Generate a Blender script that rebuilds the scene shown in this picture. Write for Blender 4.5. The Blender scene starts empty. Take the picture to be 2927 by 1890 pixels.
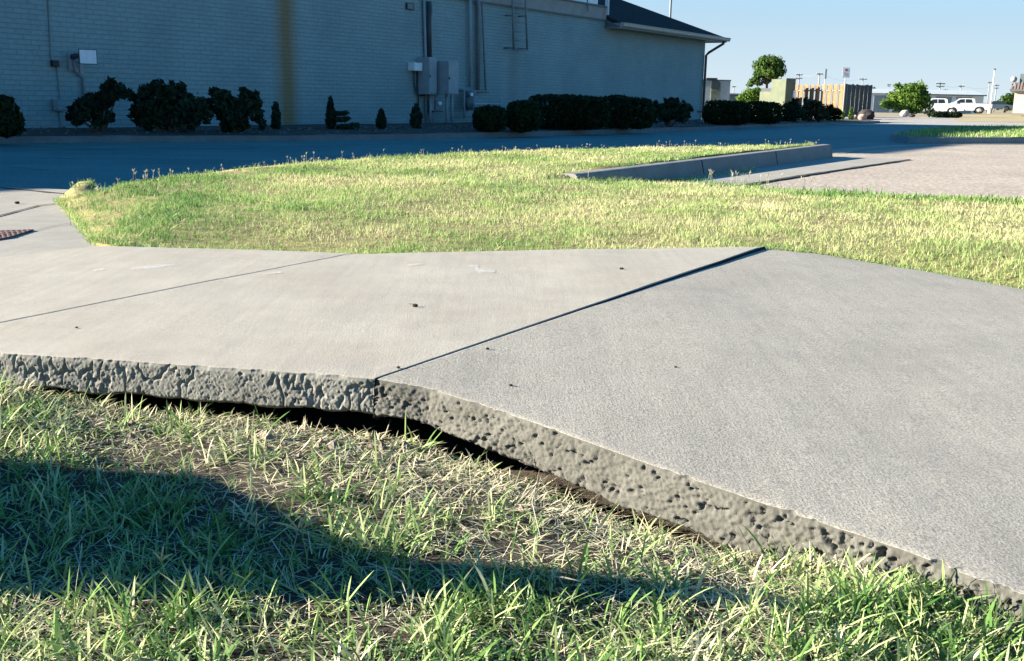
import bpy, bmesh, math, random
import numpy as np
from mathutils import Vector, Matrix
from mathutils.geometry import delaunay_2d_cdt

random.seed(7)
rng = np.random.default_rng(11)
scene = bpy.context.scene
COL = scene.collection
R = math.radians

# ------------------------------------------------------------------ camera, sky, sun, exposure
FOC, IMW, IMH = 2950.0, 2927.0, 1890.0          # focal length and frame in photograph pixels
PITCH = math.atan2(945 - 283, FOC)
ROLL = R(1.07)
CAMZ = 0.75
cam_d = bpy.data.cameras.new('camera')
cam = bpy.data.objects.new('camera', cam_d)
COL.objects.link(cam)
CAMROT = Matrix.Rotation(math.pi / 2 - PITCH, 3, 'X') @ Matrix.Rotation(ROLL, 3, 'Z')
cam.matrix_world = Matrix.Translation((0, 0, CAMZ)) @ CAMROT.to_4x4()
cam_d.sensor_width = 36.0
cam_d.lens = 36.0 * FOC / IMW
cam_d.clip_start = 0.05
cam_d.clip_end = 6000
scene.camera = cam

SUN_EL = R(18.3)
SUN_AZ = (-0.9996, -0.028)                        # horizontal direction towards the sun
S = Vector((SUN_AZ[0] * math.cos(SUN_EL), SUN_AZ[1] * math.cos(SUN_EL), math.sin(SUN_EL))).normalized()
sun_d = bpy.data.lights.new('sun', 'SUN')
sun_d.energy = 5.0
sun_d.angle = R(0.5)
sun_d.color = (1.0, 0.91, 0.75)
sun = bpy.data.objects.new('sun', sun_d)
sun.rotation_euler = S.to_track_quat('Z', 'Y').to_euler()
sun.location = (-20, 3, 12)
COL.objects.link(sun)

world = bpy.data.worlds.new('World')
scene.world = world
world.use_nodes = True
wn, wl = world.node_tree.nodes, world.node_tree.links
wn.clear()
w_out = wn.new('ShaderNodeOutputWorld')
w_bg = wn.new('ShaderNodeBackground')
w_sky = wn.new('ShaderNodeTexSky')
w_sky.sky_type = 'NISHITA'
w_sky.sun_disc = False
w_sky.sun_elevation = SUN_EL
w_sky.sun_rotation = math.atan2(SUN_AZ[0], SUN_AZ[1])
w_sky.air_density = 1.0
w_sky.dust_density = 0.0
w_sky.ozone_density = 3.5
w_hs = wn.new('ShaderNodeHueSaturation')
w_hs.inputs['Saturation'].default_value = 1.0
w_hs.inputs['Hue'].default_value = 0.495
wl.new(w_sky.outputs[0], w_hs.inputs['Color'])
w_tint = wn.new('ShaderNodeMix')
w_tint.data_type = 'RGBA'
w_tint.blend_type = 'MULTIPLY'
w_tint.inputs[0].default_value = 1.0
w_tint.inputs[7].default_value = (0.30, 0.92, 1.22, 1)
wl.new(w_hs.outputs[0], w_tint.inputs[6])
# summer haze: the lowest degrees of the sky pale towards the horizon
w_tc = wn.new('ShaderNodeTexCoord')
w_sep = wn.new('ShaderNodeSeparateXYZ')
wl.new(w_tc.outputs['Generated'], w_sep.inputs[0])
w_rmp = wn.new('ShaderNodeValToRGB')
w_rmp.color_ramp.elements[0].position = 0.07
w_rmp.color_ramp.elements[0].color = (0.92, 0.92, 0.92, 1)
w_rmp.color_ramp.elements[1].position = 0.24
w_rmp.color_ramp.elements[1].color = (0, 0, 0, 1)
wl.new(w_sep.outputs['Z'], w_rmp.inputs[0])
w_hz = wn.new('ShaderNodeMix')
w_hz.data_type = 'RGBA'
wl.new(w_rmp.outputs[0], w_hz.inputs[0])
wl.new(w_tint.outputs[2], w_hz.inputs[6])
w_hz.inputs[7].default_value = (2.80, 3.62, 4.35, 1)
w_rm2 = wn.new('ShaderNodeValToRGB')
w_rm2.color_ramp.elements[0].color = (0.75, 0.75, 0.75, 1)
w_rm2.color_ramp.elements[1].position = 0.075
w_rm2.color_ramp.elements[1].color = (0, 0, 0, 1)
wl.new(w_sep.outputs['Z'], w_rm2.inputs[0])
w_hz2 = wn.new('ShaderNodeMix')
w_hz2.data_type = 'RGBA'
wl.new(w_rm2.outputs[0], w_hz2.inputs[0])
wl.new(w_hz.outputs[2], w_hz2.inputs[6])
w_hz2.inputs[7].default_value = (3.95, 4.45, 4.75, 1)
wl.new(w_hz2.outputs[2], w_bg.inputs[0])
w_bg.inputs[1].default_value = 0.0455
wl.new(w_bg.outputs[0], w_out.inputs[0])

scene.render.engine = 'CYCLES'
scene.view_settings.view_transform = 'Standard'
scene.view_settings.look = 'None'
scene.view_settings.gamma = 1.0
scene.view_settings.exposure = 2.12
scene.cycles.max_bounces = 6
scene.cycles.transparent_max_bounces = 6
scene.cycles.use_denoising = True

# ------------------------------------------------------------------ photograph pixel -> place
def ray(px, py):
    d = CAMROT @ Vector(((px - IMW / 2) / FOC, -(py - IMH / 2) / FOC, -1.0))
    return d.normalized()

def P(px, py, z=0.0):
    d = ray(px, py)
    t = (z - CAMZ) / d.z
    return Vector((d.x * t, d.y * t, z))

def PS(px, py, zf):
    z = 0.0
    for _ in range(40):
        p = P(px, py, z)
        z = 0.5 * z + 0.5 * float(np.ravel(zf(p.x, p.y))[0])
    p = P(px, py, z)
    return p

def PD(px, py, dist):
    d = ray(px, py)
    t = dist / d.y
    return Vector((d.x * t, dist, CAMZ + d.z * t))

# wall frame: origin at the far corner, +X along the wall towards the left and the viewer, +Y out of the wall
CORNER = Vector((7.9, 45.0, 0.0))
WX = Vector((-0.675, -1.0, 0.0)).normalized()
WY = Vector((-WX.y, WX.x, 0.0))
WROT = math.atan2(WX.y, WX.x)

def W(px, py, off=0.0):
    d = ray(px, py)
    n = WY
    t = ((CORNER + WY * off) - Vector((0, 0, CAMZ))).dot(n) / d.dot(n)
    p = Vector((0, 0, CAMZ)) + d * t
    return ((p - CORNER).dot(WX), p.z)

def wpt(u, off, z):
    p = CORNER + WX * u + WY * off
    return Vector((p.x, p.y, z))

# ------------------------------------------------------------------ noise in numpy
def _hash(ix, iy, iz, seed):
    h = (ix * 374761393 + iy * 668265263 + iz * 2147483647 + seed * 974634777) & 0xFFFFFFFF
    h = ((h ^ (h >> 13)) * 1274126177) & 0xFFFFFFFF
    h = (h ^ (h >> 16)) & 0xFFFFFFFF
    return h / 4294967295.0

def vnoise(p, seed=0):
    p = np.asarray(p, dtype=np.float64)
    i = np.floor(p).astype(np.int64)
    f = p - i
    f = f * f * (3 - 2 * f)
    r = 0
    for dx in (0, 1):
        for dy in (0, 1):
            for dz in (0, 1):
                w = (f[:, 0] if dx else 1 - f[:, 0]) * (f[:, 1] if dy else 1 - f[:, 1]) * (f[:, 2] if dz else 1 - f[:, 2])
                r = r + w * _hash(i[:, 0] + dx, i[:, 1] + dy, i[:, 2] + dz, seed)
    return r * 2 - 1

def fbm(p, octaves=4, seed=0):
    r, a, tot = 0, 1.0, 0
    p = np.asarray(p, dtype=np.float64)
    for o in range(octaves):
        r = r + a * vnoise(p * (2 ** o), seed + o * 17)
        tot += a
        a *= 0.5
    return r / tot

def worley(p, seed=0):
    p = np.asarray(p, dtype=np.float64)
    i = np.floor(p).astype(np.int64)
    best = np.full(len(p), 9.0)
    for dx in (-1, 0, 1):
        for dy in (-1, 0, 1):
            for dz in (-1, 0, 1):
                c = i + np.array([dx, dy, dz])
                q = np.stack([c[:, k] + _hash(c[:, 0], c[:, 1], c[:, 2], seed + 5 * k + 1) for k in range(3)], 1)
                best = np.minimum(best, np.linalg.norm(p - q, axis=1))
    return best

def smooth(a, b, x):
    t = np.clip((np.asarray(x, dtype=np.float64) - a) / (b - a), 0, 1)
    return t * t * (3 - 2 * t)

def xyz(x, y, z=0.0):
    x = np.atleast_1d(np.asarray(x, dtype=np.float64))
    return np.stack([x, np.asarray(y, dtype=np.float64) + 0 * x, np.zeros_like(x) + z], 1)

def inside(poly, x, y):
    x, y = np.asarray(x), np.asarray(y)
    r = np.zeros(x.shape, bool)
    n = len(poly)
    for k in range(n):
        x0, y0 = poly[k][0], poly[k][1]
        x1, y1 = poly[(k + 1) % n][0], poly[(k + 1) % n][1]
        if y0 == y1:
            continue
        c = ((y0 > y) != (y1 > y)) & (x < (x1 - x0) * (y - y0) / (y1 - y0) + x0)
        r ^= c
    return r

def seg_dist(pts, x, y):
    x, y = np.asarray(x, dtype=np.float64), np.asarray(y, dtype=np.float64)
    best = np.full(x.shape, 1e9)
    for (a, b) in zip(pts[:-1], pts[1:]):
        dx, dy = b[0] - a[0], b[1] - a[1]
        t = np.clip(((x - a[0]) * dx + (y - a[1]) * dy) / (dx * dx + dy * dy), 0, 1)
        best = np.minimum(best, np.hypot(x - a[0] - t * dx, y - a[1] - t * dy))
    return best

# ------------------------------------------------------------------ materials
def new_mat(name):
    m = bpy.data.materials.new(name)
    m.use_nodes = True
    nt = m.node_tree
    b = nt.nodes['Principled BSDF']
    b.inputs['Specular IOR Level'].default_value = 0.3
    return m, nt, b

def N(nt, typ, **kw):
    n = nt.nodes.new(typ)
    for k, v in kw.items():
        if k.startswith('i_'):
            n.inputs[k[2:].replace('_', ' ')].default_value = v
        else:
            setattr(n, k, v)
    return n

def ramp(nt, src, stops):
    r = nt.nodes.new('ShaderNodeValToRGB')
    el = r.color_ramp.elements
    while len(el) < len(stops):
        el.new(0.5)
    for e, (pos, c) in zip(el, stops):
        e.position = pos
        e.color = (c[0], c[1], c[2], 1)
    nt.links.new(src, r.inputs[0])
    return r.outputs[0]

def mixc(nt, fac, a, b, mode='MIX'):
    m = nt.nodes.new('ShaderNodeMix')
    m.data_type = 'RGBA'
    m.blend_type = mode
    for i, v in ((0, fac), (6, a), (7, b)):
        if hasattr(v, 'is_output'):
            nt.links.new(v, m.inputs[i])
        elif i == 0:
            m.inputs[0].default_value = v
        else:
            m.inputs[i].default_value = (v[0], v[1], v[2], 1)
    return m.outputs[2]

def noisetex(nt, scale, detail=4, rough=0.55, vec=None, typ='ShaderNodeTexNoise'):
    n = nt.nodes.new(typ)
    n.inputs['Scale'].default_value = scale
    if 'Detail' in n.inputs:
        n.inputs['Detail'].default_value = detail
    if 'Roughness' in n.inputs:
        n.inputs['Roughness'].default_value = rough
    if vec is not None:
        nt.links.new(vec, n.inputs['Vector'])
    return n

def coords(nt, scale=(1, 1, 1), rotz=0, kind='Object'):
    tc = nt.nodes.new('ShaderNodeTexCoord')
    mp = nt.nodes.new('ShaderNodeMapping')
    mp.inputs['Scale'].default_value = scale
    mp.inputs['Rotation'].default_value = (0, 0, rotz)
    nt.links.new(tc.outputs[kind], mp.inputs[0])
    return mp.outputs[0]

def bump(nt, b, hgt, strength=0.3, dist=0.01, normal=None):
    n = nt.nodes.new('ShaderNodeBump')
    n.inputs['Strength'].default_value = strength
    n.inputs['Distance'].default_value = dist
    nt.links.new(hgt, n.inputs['Height'])
    if normal is not None:
        nt.links.new(normal, n.inputs['Normal'])
    nt.links.new(n.outputs[0], b.inputs['Normal'])
    return n.outputs[0]

def plain(name, col, rough=0.6, metal=0.0, var=0.12, scale=6.0, bmp=0.0, bscale=60.0, spec=0.3):
    """base colour with a mild mottling of wear"""
    m, nt, b = new_mat(name)
    v = coords(nt)
    n = noisetex(nt, scale, 5, 0.6, v)
    lo = [c * (1 - var) for c in col]
    hi = [min(1, c * (1 + var)) for c in col]
    c = ramp(nt, n.outputs[0], [(0.3, lo), (0.7, hi)])
    nt.links.new(c, b.inputs['Base Color'])
    b.inputs['Roughness'].default_value = rough
    b.inputs['Metallic'].default_value = metal
    b.inputs['Specular IOR Level'].default_value = spec
    if bmp:
        bump(nt, b, noisetex(nt, bscale, 4, 0.6, v).outputs[0], bmp, 0.01)
    return m

def leaf_mat(name, lo, mid, hi, trans=0.25, attr='tint'):
    m = bpy.data.materials.new(name)
    m.use_nodes = True
    nt = m.node_tree
    nt.nodes.clear()
    out = nt.nodes.new('ShaderNodeOutputMaterial')
    a = nt.nodes.new('ShaderNodeAttribute')
    a.attribute_name = attr
    c = ramp(nt, a.outputs['Fac'], [(0.0, lo), (0.5, mid), (1.0, hi)])
    d = nt.nodes.new('ShaderNodeBsdfPrincipled')
    d.inputs['Roughness'].default_value = 0.6
    d.inputs['Specular IOR Level'].default_value = 0.05
    t = nt.nodes.new('ShaderNodeBsdfTranslucent')
    nt.links.new(c, d.inputs['Base Color'])
    nt.links.new(c, t.inputs['Color'])
    mx = nt.nodes.new('ShaderNodeMixShader')
    mx.inputs[0].default_value = trans
    nt.links.new(d.outputs[0], mx.inputs[1])
    nt.links.new(t.outputs[0], mx.inputs[2])
    nt.links.new(mx.outputs[0], out.inputs[0])
    return m

def grass_mat(name, stops, trans):
    m = leaf_mat(name, (0, 0, 0), (0, 0, 0), (0, 0, 0), trans)
    r = [n for n in m.node_tree.nodes if n.type == 'VALTORGB'][0]
    el = r.color_ramp.elements
    while len(el) < len(stops):
        el.new(0.5)
    for e, (p, c) in zip(el, stops):
        e.position = p
        e.color = (c[0], c[1], c[2], 1)
    return m

# ------------------------------------------------------------------ objects
def tag(o, label=None, cat=None, group=None, kind=None):
    if label:
        o['label'] = label
    if cat:
        o['category'] = cat
    if group:
        o['group'] = group
    if kind:
        o['kind'] = kind
    return o

def thing(name, label, cat, loc=(0, 0, 0), rotz=0.0, group=None):
    o = bpy.data.objects.new(name, None)
    COL.objects.link(o)
    o.location = loc
    o.rotation_euler = (0, 0, rotz)
    o.empty_display_size = 0.2
    return tag(o, label, cat, group)

def link_mesh(name, me, mat=None, parent=None):
    o = bpy.data.objects.new(name, me)
    COL.objects.link(o)
    if mat is not None and not me.materials:
        for mm in (mat if isinstance(mat, (list, tuple)) else [mat]):
            me.materials.append(mm)
    if parent is not None:
        o.parent = parent
    return o

def fast_mesh(name, verts, loops, starts, smooth_shade=False, tint=None, mat_idx=None):
    me = bpy.data.meshes.new(name)
    verts = np.ascontiguousarray(verts, dtype=np.float32)
    loops = np.ascontiguousarray(loops, dtype=np.int32)
    starts = np.ascontiguousarray(starts, dtype=np.int32)
    me.vertices.add(len(verts))
    me.vertices.foreach_set('co', verts.ravel())
    me.loops.add(len(loops))
    me.loops.foreach_set('vertex_index', loops)
    me.polygons.add(len(starts))
    me.polygons.foreach_set('loop_start', starts)
    if mat_idx is not None:
        me.polygons.foreach_set('material_index', np.ascontiguousarray(mat_idx, dtype=np.int32))
    me.update(calc_edges=True)
    me.polygons.foreach_set('use_smooth', np.full(len(starts), smooth_shade))
    if tint is not None:
        at = me.attributes.new('tint', 'FLOAT', 'POINT')
        at.data.foreach_set('value', np.ascontiguousarray(tint, dtype=np.float32))
    return me

def grid_mesh(name, pts, smooth_shade=True, mat_rows=None):
    """pts (rows, cols, 3)"""
    r, c = pts.shape[:2]
    idx = np.arange(r * c).reshape(r, c)
    q = np.stack([idx[:-1, :-1], idx[:-1, 1:], idx[1:, 1:], idx[1:, :-1]], -1)
    mi = None
    if mat_rows is not None:
        mi = np.repeat(np.asarray(mat_rows), c - 1)
    return fast_mesh(name, pts.reshape(-1, 3), q.ravel(), np.arange((r - 1) * (c - 1)) * 4, smooth_shade, None, mi)

class MB:
    def __init__(s):
        s.v, s.f = [], []

    def add(s, vs, fs):
        k = len(s.v)
        s.v += [tuple(v) for v in vs]
        s.f += [tuple(i + k for i in f) for f in fs]
        return s

    def box(s, x0, x1, y0, y1, z0, z1, bev=0.0):
        x0, x1 = min(x0, x1), max(x0, x1)
        y0, y1 = min(y0, y1), max(y0, y1)
        z0, z1 = min(z0, z1), max(z0, z1)
        if bev <= 0:
            vs = [(x, y, z) for z in (z0, z1) for x, y in ((x0, y0), (x1, y0), (x1, y1), (x0, y1))]
            return s.add(vs, [(3, 2, 1, 0), (4, 5, 6, 7), (0, 1, 5, 4), (1, 2, 6, 5), (2, 3, 7, 6), (3, 0, 4, 7)])
        b = bmesh.new()
        bmesh.ops.create_cube(b, size=1.0)
        for v in b.verts:
            v.co = Vector((x0 + (v.co.x + .5) * (x1 - x0), y0 + (v.co.y + .5) * (y1 - y0), z0 + (v.co.z + .5) * (z1 - z0)))
        bmesh.ops.bevel(b, geom=b.edges[:], offset=bev, segments=2, affect='EDGES')
        b.verts.index_update()
        s.add([v.co for v in b.verts], [[v.index for v in f.verts] for f in b.faces])
        b.free()
        return s

    def prism(s, poly, a, axis=None):
        """poly: 3d points (planar ring), a: extrusion vector"""
        n = len(poly)
        a = Vector(a)
        vs = [Vector(p) for p in poly] + [Vector(p) + a for p in poly]
        fs = [tuple(range(n))[::-1], tuple(range(n, 2 * n))] + [(i, (i + 1) % n, n + (i + 1) % n, n + i) for i in range(n)]
        return s.add(vs, fs)

    def tube(s, pts, r, n=8, cap=True):
        pts = [Vector(p) for p in pts]
        rr = r if isinstance(r, (list, tuple)) else [r] * len(pts)
        k0 = len(s.v)
        ref = None
        for i, p in enumerate(pts):
            t = (pts[min(i + 1, len(pts) - 1)] - pts[max(i - 1, 0)]).normalized()
            if ref is None:
                ref = t.orthogonal().normalized()
            ref = (ref - t * ref.dot(t)).normalized()
            q = t.cross(ref)
            for j in range(n):
                a = 2 * math.pi * j / n
                s.v.append(tuple(p + (ref * math.cos(a) + q * math.sin(a)) * rr[i]))
        for i in range(len(pts) - 1):
            for j in range(n):
                a, b = k0 + i * n + j, k0 + i * n + (j + 1) % n
                s.f.append((a, b, b + n, a + n))
        if cap:
            s.f.append(tuple(k0 + j for j in range(n))[::-1])
            e = k0 + (len(pts) - 1) * n
            s.f.append(tuple(e + j for j in range(n)))
        return s

    def lathe(s, prof, n=16, axis='z', c=(0, 0, 0)):
        k0 = len(s.v)
        for (r, h) in prof:
            for j in range(n):
                a = 2 * math.pi * j / n
                x, y = r * math.cos(a), r * math.sin(a)
                p = (x, y, h) if axis == 'z' else ((x, h, y) if axis == 'y' else (h, x, y))
                s.v.append((p[0] + c[0], p[1] + c[1], p[2] + c[2]))
        for i in range(len(prof) - 1):
            for j in range(n):
                a, b = k0 + i * n + j, k0 + i * n + (j + 1) % n
                s.f.append((a, b, b + n, a + n))
        s.f.append(tuple(k0 + j for j in range(n))[::-1])
        e = k0 + (len(prof) - 1) * n
        s.f.append(tuple(e + j for j in range(n)))
        return s

    def build(s, name, mat, parent=None, smooth_shade=False):
        me = bpy.data.meshes.new(name)
        me.from_pydata(s.v, [], s.f)
        b = bmesh.new()
        b.from_mesh(me)
        bmesh.ops.recalc_face_normals(b, faces=b.faces)
        b.to_mesh(me)
        b.free()
        if smooth_shade:
            me.polygons.foreach_set('use_smooth', np.ones(len(me.polygons), bool))
        return link_mesh(name, me, mat, parent)

def sheet(name, poly, zf, mat, step=None, kind='structure', skirt=0.0):
    """ground sheet over a polygon (x, y); zf a number or a function of arrays"""
    poly = [(p[0], p[1]) for p in poly]
    pts = [Vector(p) for p in poly]
    if step:
        ring = []
        for a, b in zip(poly, poly[1:] + poly[:1]):
            n = max(1, int(math.hypot(b[0] - a[0], b[1] - a[1]) / step))
            ring += [(a[0] + (b[0] - a[0]) * i / n, a[1] + (b[1] - a[1]) * i / n) for i in range(n)]
        xs, ys = [p[0] for p in poly], [p[1] for p in poly]
        gx, gy = np.meshgrid(np.arange(min(xs), max(xs), step), np.arange(min(ys), max(ys), step))
        gx, gy = gx.ravel() + rng.uniform(-.2, .2, gx.size) * step, gy.ravel() + rng.uniform(-.2, .2, gx.size) * step
        k = inside(poly, gx, gy) & (seg_dist(poly + poly[:1], gx, gy) > 0.3 * step)
        pts = [Vector(p) for p in ring] + [Vector((a, b)) for a, b in zip(gx[k], gy[k])]
        nr = len(ring)
    else:
        nr = len(poly)
    vo, eo, fo, *_ = delaunay_2d_cdt(pts, [], [list(range(nr))], 1, 1e-5)
    x = np.array([v[0] for v in vo])
    y = np.array([v[1] for v in vo])
    z = zf(x, y) if callable(zf) else np.full(len(x), float(zf))
    vs = [tuple(q) for q in zip(x, y, z)]
    fs = [tuple(f) for f in fo]
    if skirt:
        k = len(vs)
        for i in range(nr):
            vs.append((vs[i][0], vs[i][1], vs[i][2] - skirt))
        for i in range(nr):
            j = (i + 1) % nr
            fs.append((i, k + i, k + j, j))
    me = bpy.data.meshes.new(name)
    me.from_pydata(vs, [], fs)
    b = bmesh.new()
    b.from_mesh(me)
    bmesh.ops.recalc_face_normals(b, faces=b.faces)
    up = sum(f.normal.z * f.calc_area() for f in b.faces)
    if up < 0:
        bmesh.ops.reverse_faces(b, faces=b.faces[:])
    b.to_mesh(me)
    b.free()
    me.polygons.foreach_set('use_smooth', np.ones(len(me.polygons), bool))
    o = link_mesh(name, me, mat)
    if kind:
        o['kind'] = kind
    return o

# blades of grass as one mesh
def blades(base, h, w, az, lean, curl, tint, segs=3, tip=True):
    """base (n,3); h length; w width; az lean direction; lean angle from vertical at the root, curl extra by the tip"""
    n = len(base)
    lv = segs + 1
    V = np.zeros((n, lv * 2, 3), np.float32)
    p = base.copy()
    face = az + rng.uniform(-1.2, 1.2, n) + np.pi / 2
    wx, wy = np.cos(face), np.sin(face)
    for k in range(lv):
        t = k / segs
        ang = lean + curl * t
        ww = w * (1 - 0.25 * t) if k < segs else w * (0.08 if tip else .6)
        V[:, 2 * k, 0] = p[:, 0] - wx * ww / 2
        V[:, 2 * k, 1] = p[:, 1] - wy * ww / 2
        V[:, 2 * k, 2] = p[:, 2]
        V[:, 2 * k + 1, 0] = p[:, 0] + wx * ww / 2
        V[:, 2 * k + 1, 1] = p[:, 1] + wy * ww / 2
        V[:, 2 * k + 1, 2] = p[:, 2]
        st = h / segs
        p = p + np.stack([np.sin(ang) * np.cos(az) * st, np.sin(ang) * np.sin(az) * st, np.cos(ang) * st], 1)
    b0 = (np.arange(n) * lv * 2)[:, None, None]
    q = np.array([[2 * k, 2 * k + 1, 2 * k + 3, 2 * k + 2] for k in range(segs)])[None]
    loops = (b0 + q).reshape(-1)
    return V.reshape(-1, 3), loops, np.repeat(tint, lv * 2)

def join_blades(name, sets, mat, label=None, cat=None, kind='stuff', parent=None):
    V, L, T, k = [], [], [], 0
    for v, l, t in sets:
        V.append(v)
        L.append(l + k)
        T.append(t)
        k += len(v)
    V, L, T = np.concatenate(V), np.concatenate(L), np.concatenate(T)
    me = fast_mesh(name, V, L, np.arange(len(L) // 4) * 4, False, T)
    o = link_mesh(name, me, mat, parent)
    return tag(o, label, cat, None, kind)

# foliage: many small leaf quads through the volume of a set of blobs
def leaf_cloud(blobs, n, size, shell=0.55, flat=0.0, box=False, squash_top=0.0, seed=1):
    """blobs: list of (cx,cy,cz, rx,ry,rz)"""
    g = np.random.default_rng(seed)
    vol = np.array([b[3] * b[4] * b[5] for b in blobs]) ** (2 / 3)
    cnt = np.maximum(1, (n * vol / vol.sum()).astype(int))
    pos, cc = [], []
    for b, c in zip(blobs, cnt):
        d = g.normal(size=(c, 3))
        d /= np.linalg.norm(d, axis=1)[:, None]
        if box:
            m = np.max(np.abs(d), axis=1)
            d = d / (0.62 * m + 0.38)[:, None] / 1.05
        r = shell + (1 - shell) * g.random(c) ** 0.6 + (0 if box else 1) * np.abs(g.normal(0, 0.13, c)) * (g.random(c) < .45)
        bumpy = 1 + (0.07 if box else 0.18) * fbm(d * 2.3 + seed * 3.1 + b[0], 3, seed)
        pos.append(np.array(b[:3]) + d * (r * bumpy)[:, None] * np.array(b[3:6]))
        cc.append(d)
    pos, nd = np.concatenate(pos), np.concatenate(cc)
    m = len(pos)
    a = g.normal(size=(m, 3))
    a = a - nd * (a * nd).sum(1)[:, None] * 0.4
    a /= np.linalg.norm(a, axis=1)[:, None]
    b_ = np.cross(a, nd + g.normal(size=(m, 3)) * 0.9)
    b_ /= np.linalg.norm(b_, axis=1)[:, None] + 1e-9
    s = size * g.uniform(0.6, 1.4, m)
    L = (a * s[:, None])
    Wd = (b_ * (s * 0.42)[:, None])
    V = np.stack([pos - L, pos - L * 0.1 + Wd, pos + L, pos - L * 0.1 - Wd], 1).reshape(-1, 3)
    tint = np.clip(0.5 + 0.35 * fbm(pos * 2.0, 3, seed + 9) + g.normal(size=m) * 0.16, 0, 1)
    return V, np.arange(4 * m), np.repeat(tint, 4)

def foliage(name, blobs, n, size, mat, parent, core=None, **kw):
    V, L, T = leaf_cloud(blobs, n, size, **kw)
    me = fast_mesh(name, V, L, np.arange(len(L) // 4) * 4, False, T)
    return link_mesh(name, me, mat, parent)

# ================================================================== materials of the setting
def concrete(name, lo, hi, fine=900, bstr=0.35, streak=0.0, stain=(0.25, 0.2, 0.15), stain_amt=0.15, streak_rot=0.0, rough=0.85, grain=0.6):
    m, nt, b = new_mat(name)
    v = coords(nt)
    n1 = noisetex(nt, 3.0, 6, 0.65, v)
    n2 = noisetex(nt, 60.0, 5, 0.7, v)
    n3 = noisetex(nt, fine, 2, 0.6, v)
    c = ramp(nt, n1.outputs[0], [(0.25, lo), (0.75, hi)])
    c = mixc(nt, 0.5, c, ramp(nt, n2.outputs[0], [(0.3, (0.7, 0.7, 0.7)), (0.7, (1.0, 1.0, 1.0))]), 'MULTIPLY')
    c = mixc(nt, grain, c, ramp(nt, n3.outputs[0], [(0.34, (0.42, 0.42, 0.43)), (0.5, (0.98, 0.98, 0.98)), (0.68, (1.4, 1.38, 1.35))]), 'MULTIPLY')
    n4 = noisetex(nt, 1.3, 4, 0.7, v)
    f = ramp(nt, n4.outputs[0], [(0.5, (0, 0, 0)), (0.75, (stain_amt,) * 3)])
    c = mixc(nt, f, c, stain)
    nb_ = noisetex(nt, 0.8, 5, 0.7, v)
    c = mixc(nt, 0.8, c, ramp(nt, nb_.outputs[0], [(0.3, (0.86, 0.86, 0.87)), (0.6, (1.02, 1.02, 1.01))]), 'MULTIPLY')
    nw_ = noisetex(nt, 26, 4, 0.6, coords(nt, (1.0, 0.06, 1.0), streak_rot))
    c = mixc(nt, 0.5, c, ramp(nt, nw_.outputs[0], [(0.3, (0.84, 0.84, 0.85)), (0.6, (1.03, 1.03, 1.02))]), 'MULTIPLY')
    nt.links.new(c, b.inputs['Base Color'])
    b.inputs['Roughness'].default_value = rough
    vs = coords(nt, (1.0, 0.12, 1.0), streak_rot)
    ns = noisetex(nt, 170, 3, 0.6, vs)
    h = nt.nodes.new('ShaderNodeMath')
    h.operation = 'MULTIPLY_ADD'
    nt.links.new(ns.outputs[0], h.inputs[0])
    h.inputs[1].default_value = streak
    nt.links.new(n3.outputs[0], h.inputs[2])
    n_a = bump(nt, b, h.outputs[0], bstr, 0.004)
    bump(nt, b, n2.outputs[0], bstr * 0.5, 0.006, n_a)
    return m

M = {}
M['slab_pale'] = concrete('pale_concrete', (0.36, 0.33, 0.28), (0.46, 0.424, 0.365), 420, 0.4, 0.5, (0.30, 0.25, 0.20), 0.4, 0.5)
M['slab_grey'] = concrete('grey_concrete', (0.335, 0.312, 0.266), (0.395, 0.37, 0.318), 170, 0.3, 0.5, (0.22, 0.2, 0.19), 0.6, -0.6, 0.85, 0.65)
M['kerb'] = concrete('kerb_concrete', (0.19, 0.19, 0.18), (0.27, 0.265, 0.25), 300, 0.3)
M['shaded_kerb'] = concrete('shaded_kerb_concrete', (0.13, 0.135, 0.13), (0.20, 0.20, 0.19), 120, 0.3)  # bed kerb concrete, darkened to hold the building's shade in its colour
M['apron'] = concrete('apron_concrete', (0.30, 0.285, 0.25), (0.38, 0.36, 0.32), 500, 0.25)
M['far_concrete'] = concrete('drive_concrete', (0.33, 0.31, 0.28), (0.43, 0.40, 0.36), 60, 0.1)

def side_material(name, k):
    m, nt, b = new_mat(name)
    v = coords(nt)
    n1 = noisetex(nt, 7, 6, 0.65, v)
    n2 = noisetex(nt, 220, 4, 0.7, v)
    vo = noisetex(nt, 90, 0, 0, v, 'ShaderNodeTexVoronoi')
    c = ramp(nt, n1.outputs[0], [(0.3, k[0]), (0.55, k[1]), (0.75, k[2])])
    c = mixc(nt, 0.15, c, ramp(nt, vo.outputs['Distance'], [(0.0, (1.25,) * 3), (0.6, (0.55,) * 3)]), 'MULTIPLY')
    c = mixc(nt, 0.5, c, ramp(nt, n2.outputs[0], [(0.3, (0.5, 0.5, 0.5)), (0.7, (1.15, 1.15, 1.12))]), 'MULTIPLY')
    nt.links.new(c, b.inputs['Base Color'])
    b.inputs['Roughness'].default_value = 0.95
    n_a = bump(nt, b, n1.outputs[0], 0.3, 0.01)
    bump(nt, b, n2.outputs[0], 0.35, 0.003, n_a)
    return m
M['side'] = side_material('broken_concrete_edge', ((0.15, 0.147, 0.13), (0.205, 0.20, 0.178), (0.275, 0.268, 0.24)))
M['side_dark'] = side_material('dark_broken_edge', ((0.078, 0.076, 0.066), (0.118, 0.115, 0.102), (0.175, 0.17, 0.152)))  # darker tones of the same edge, for the grey slab

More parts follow.
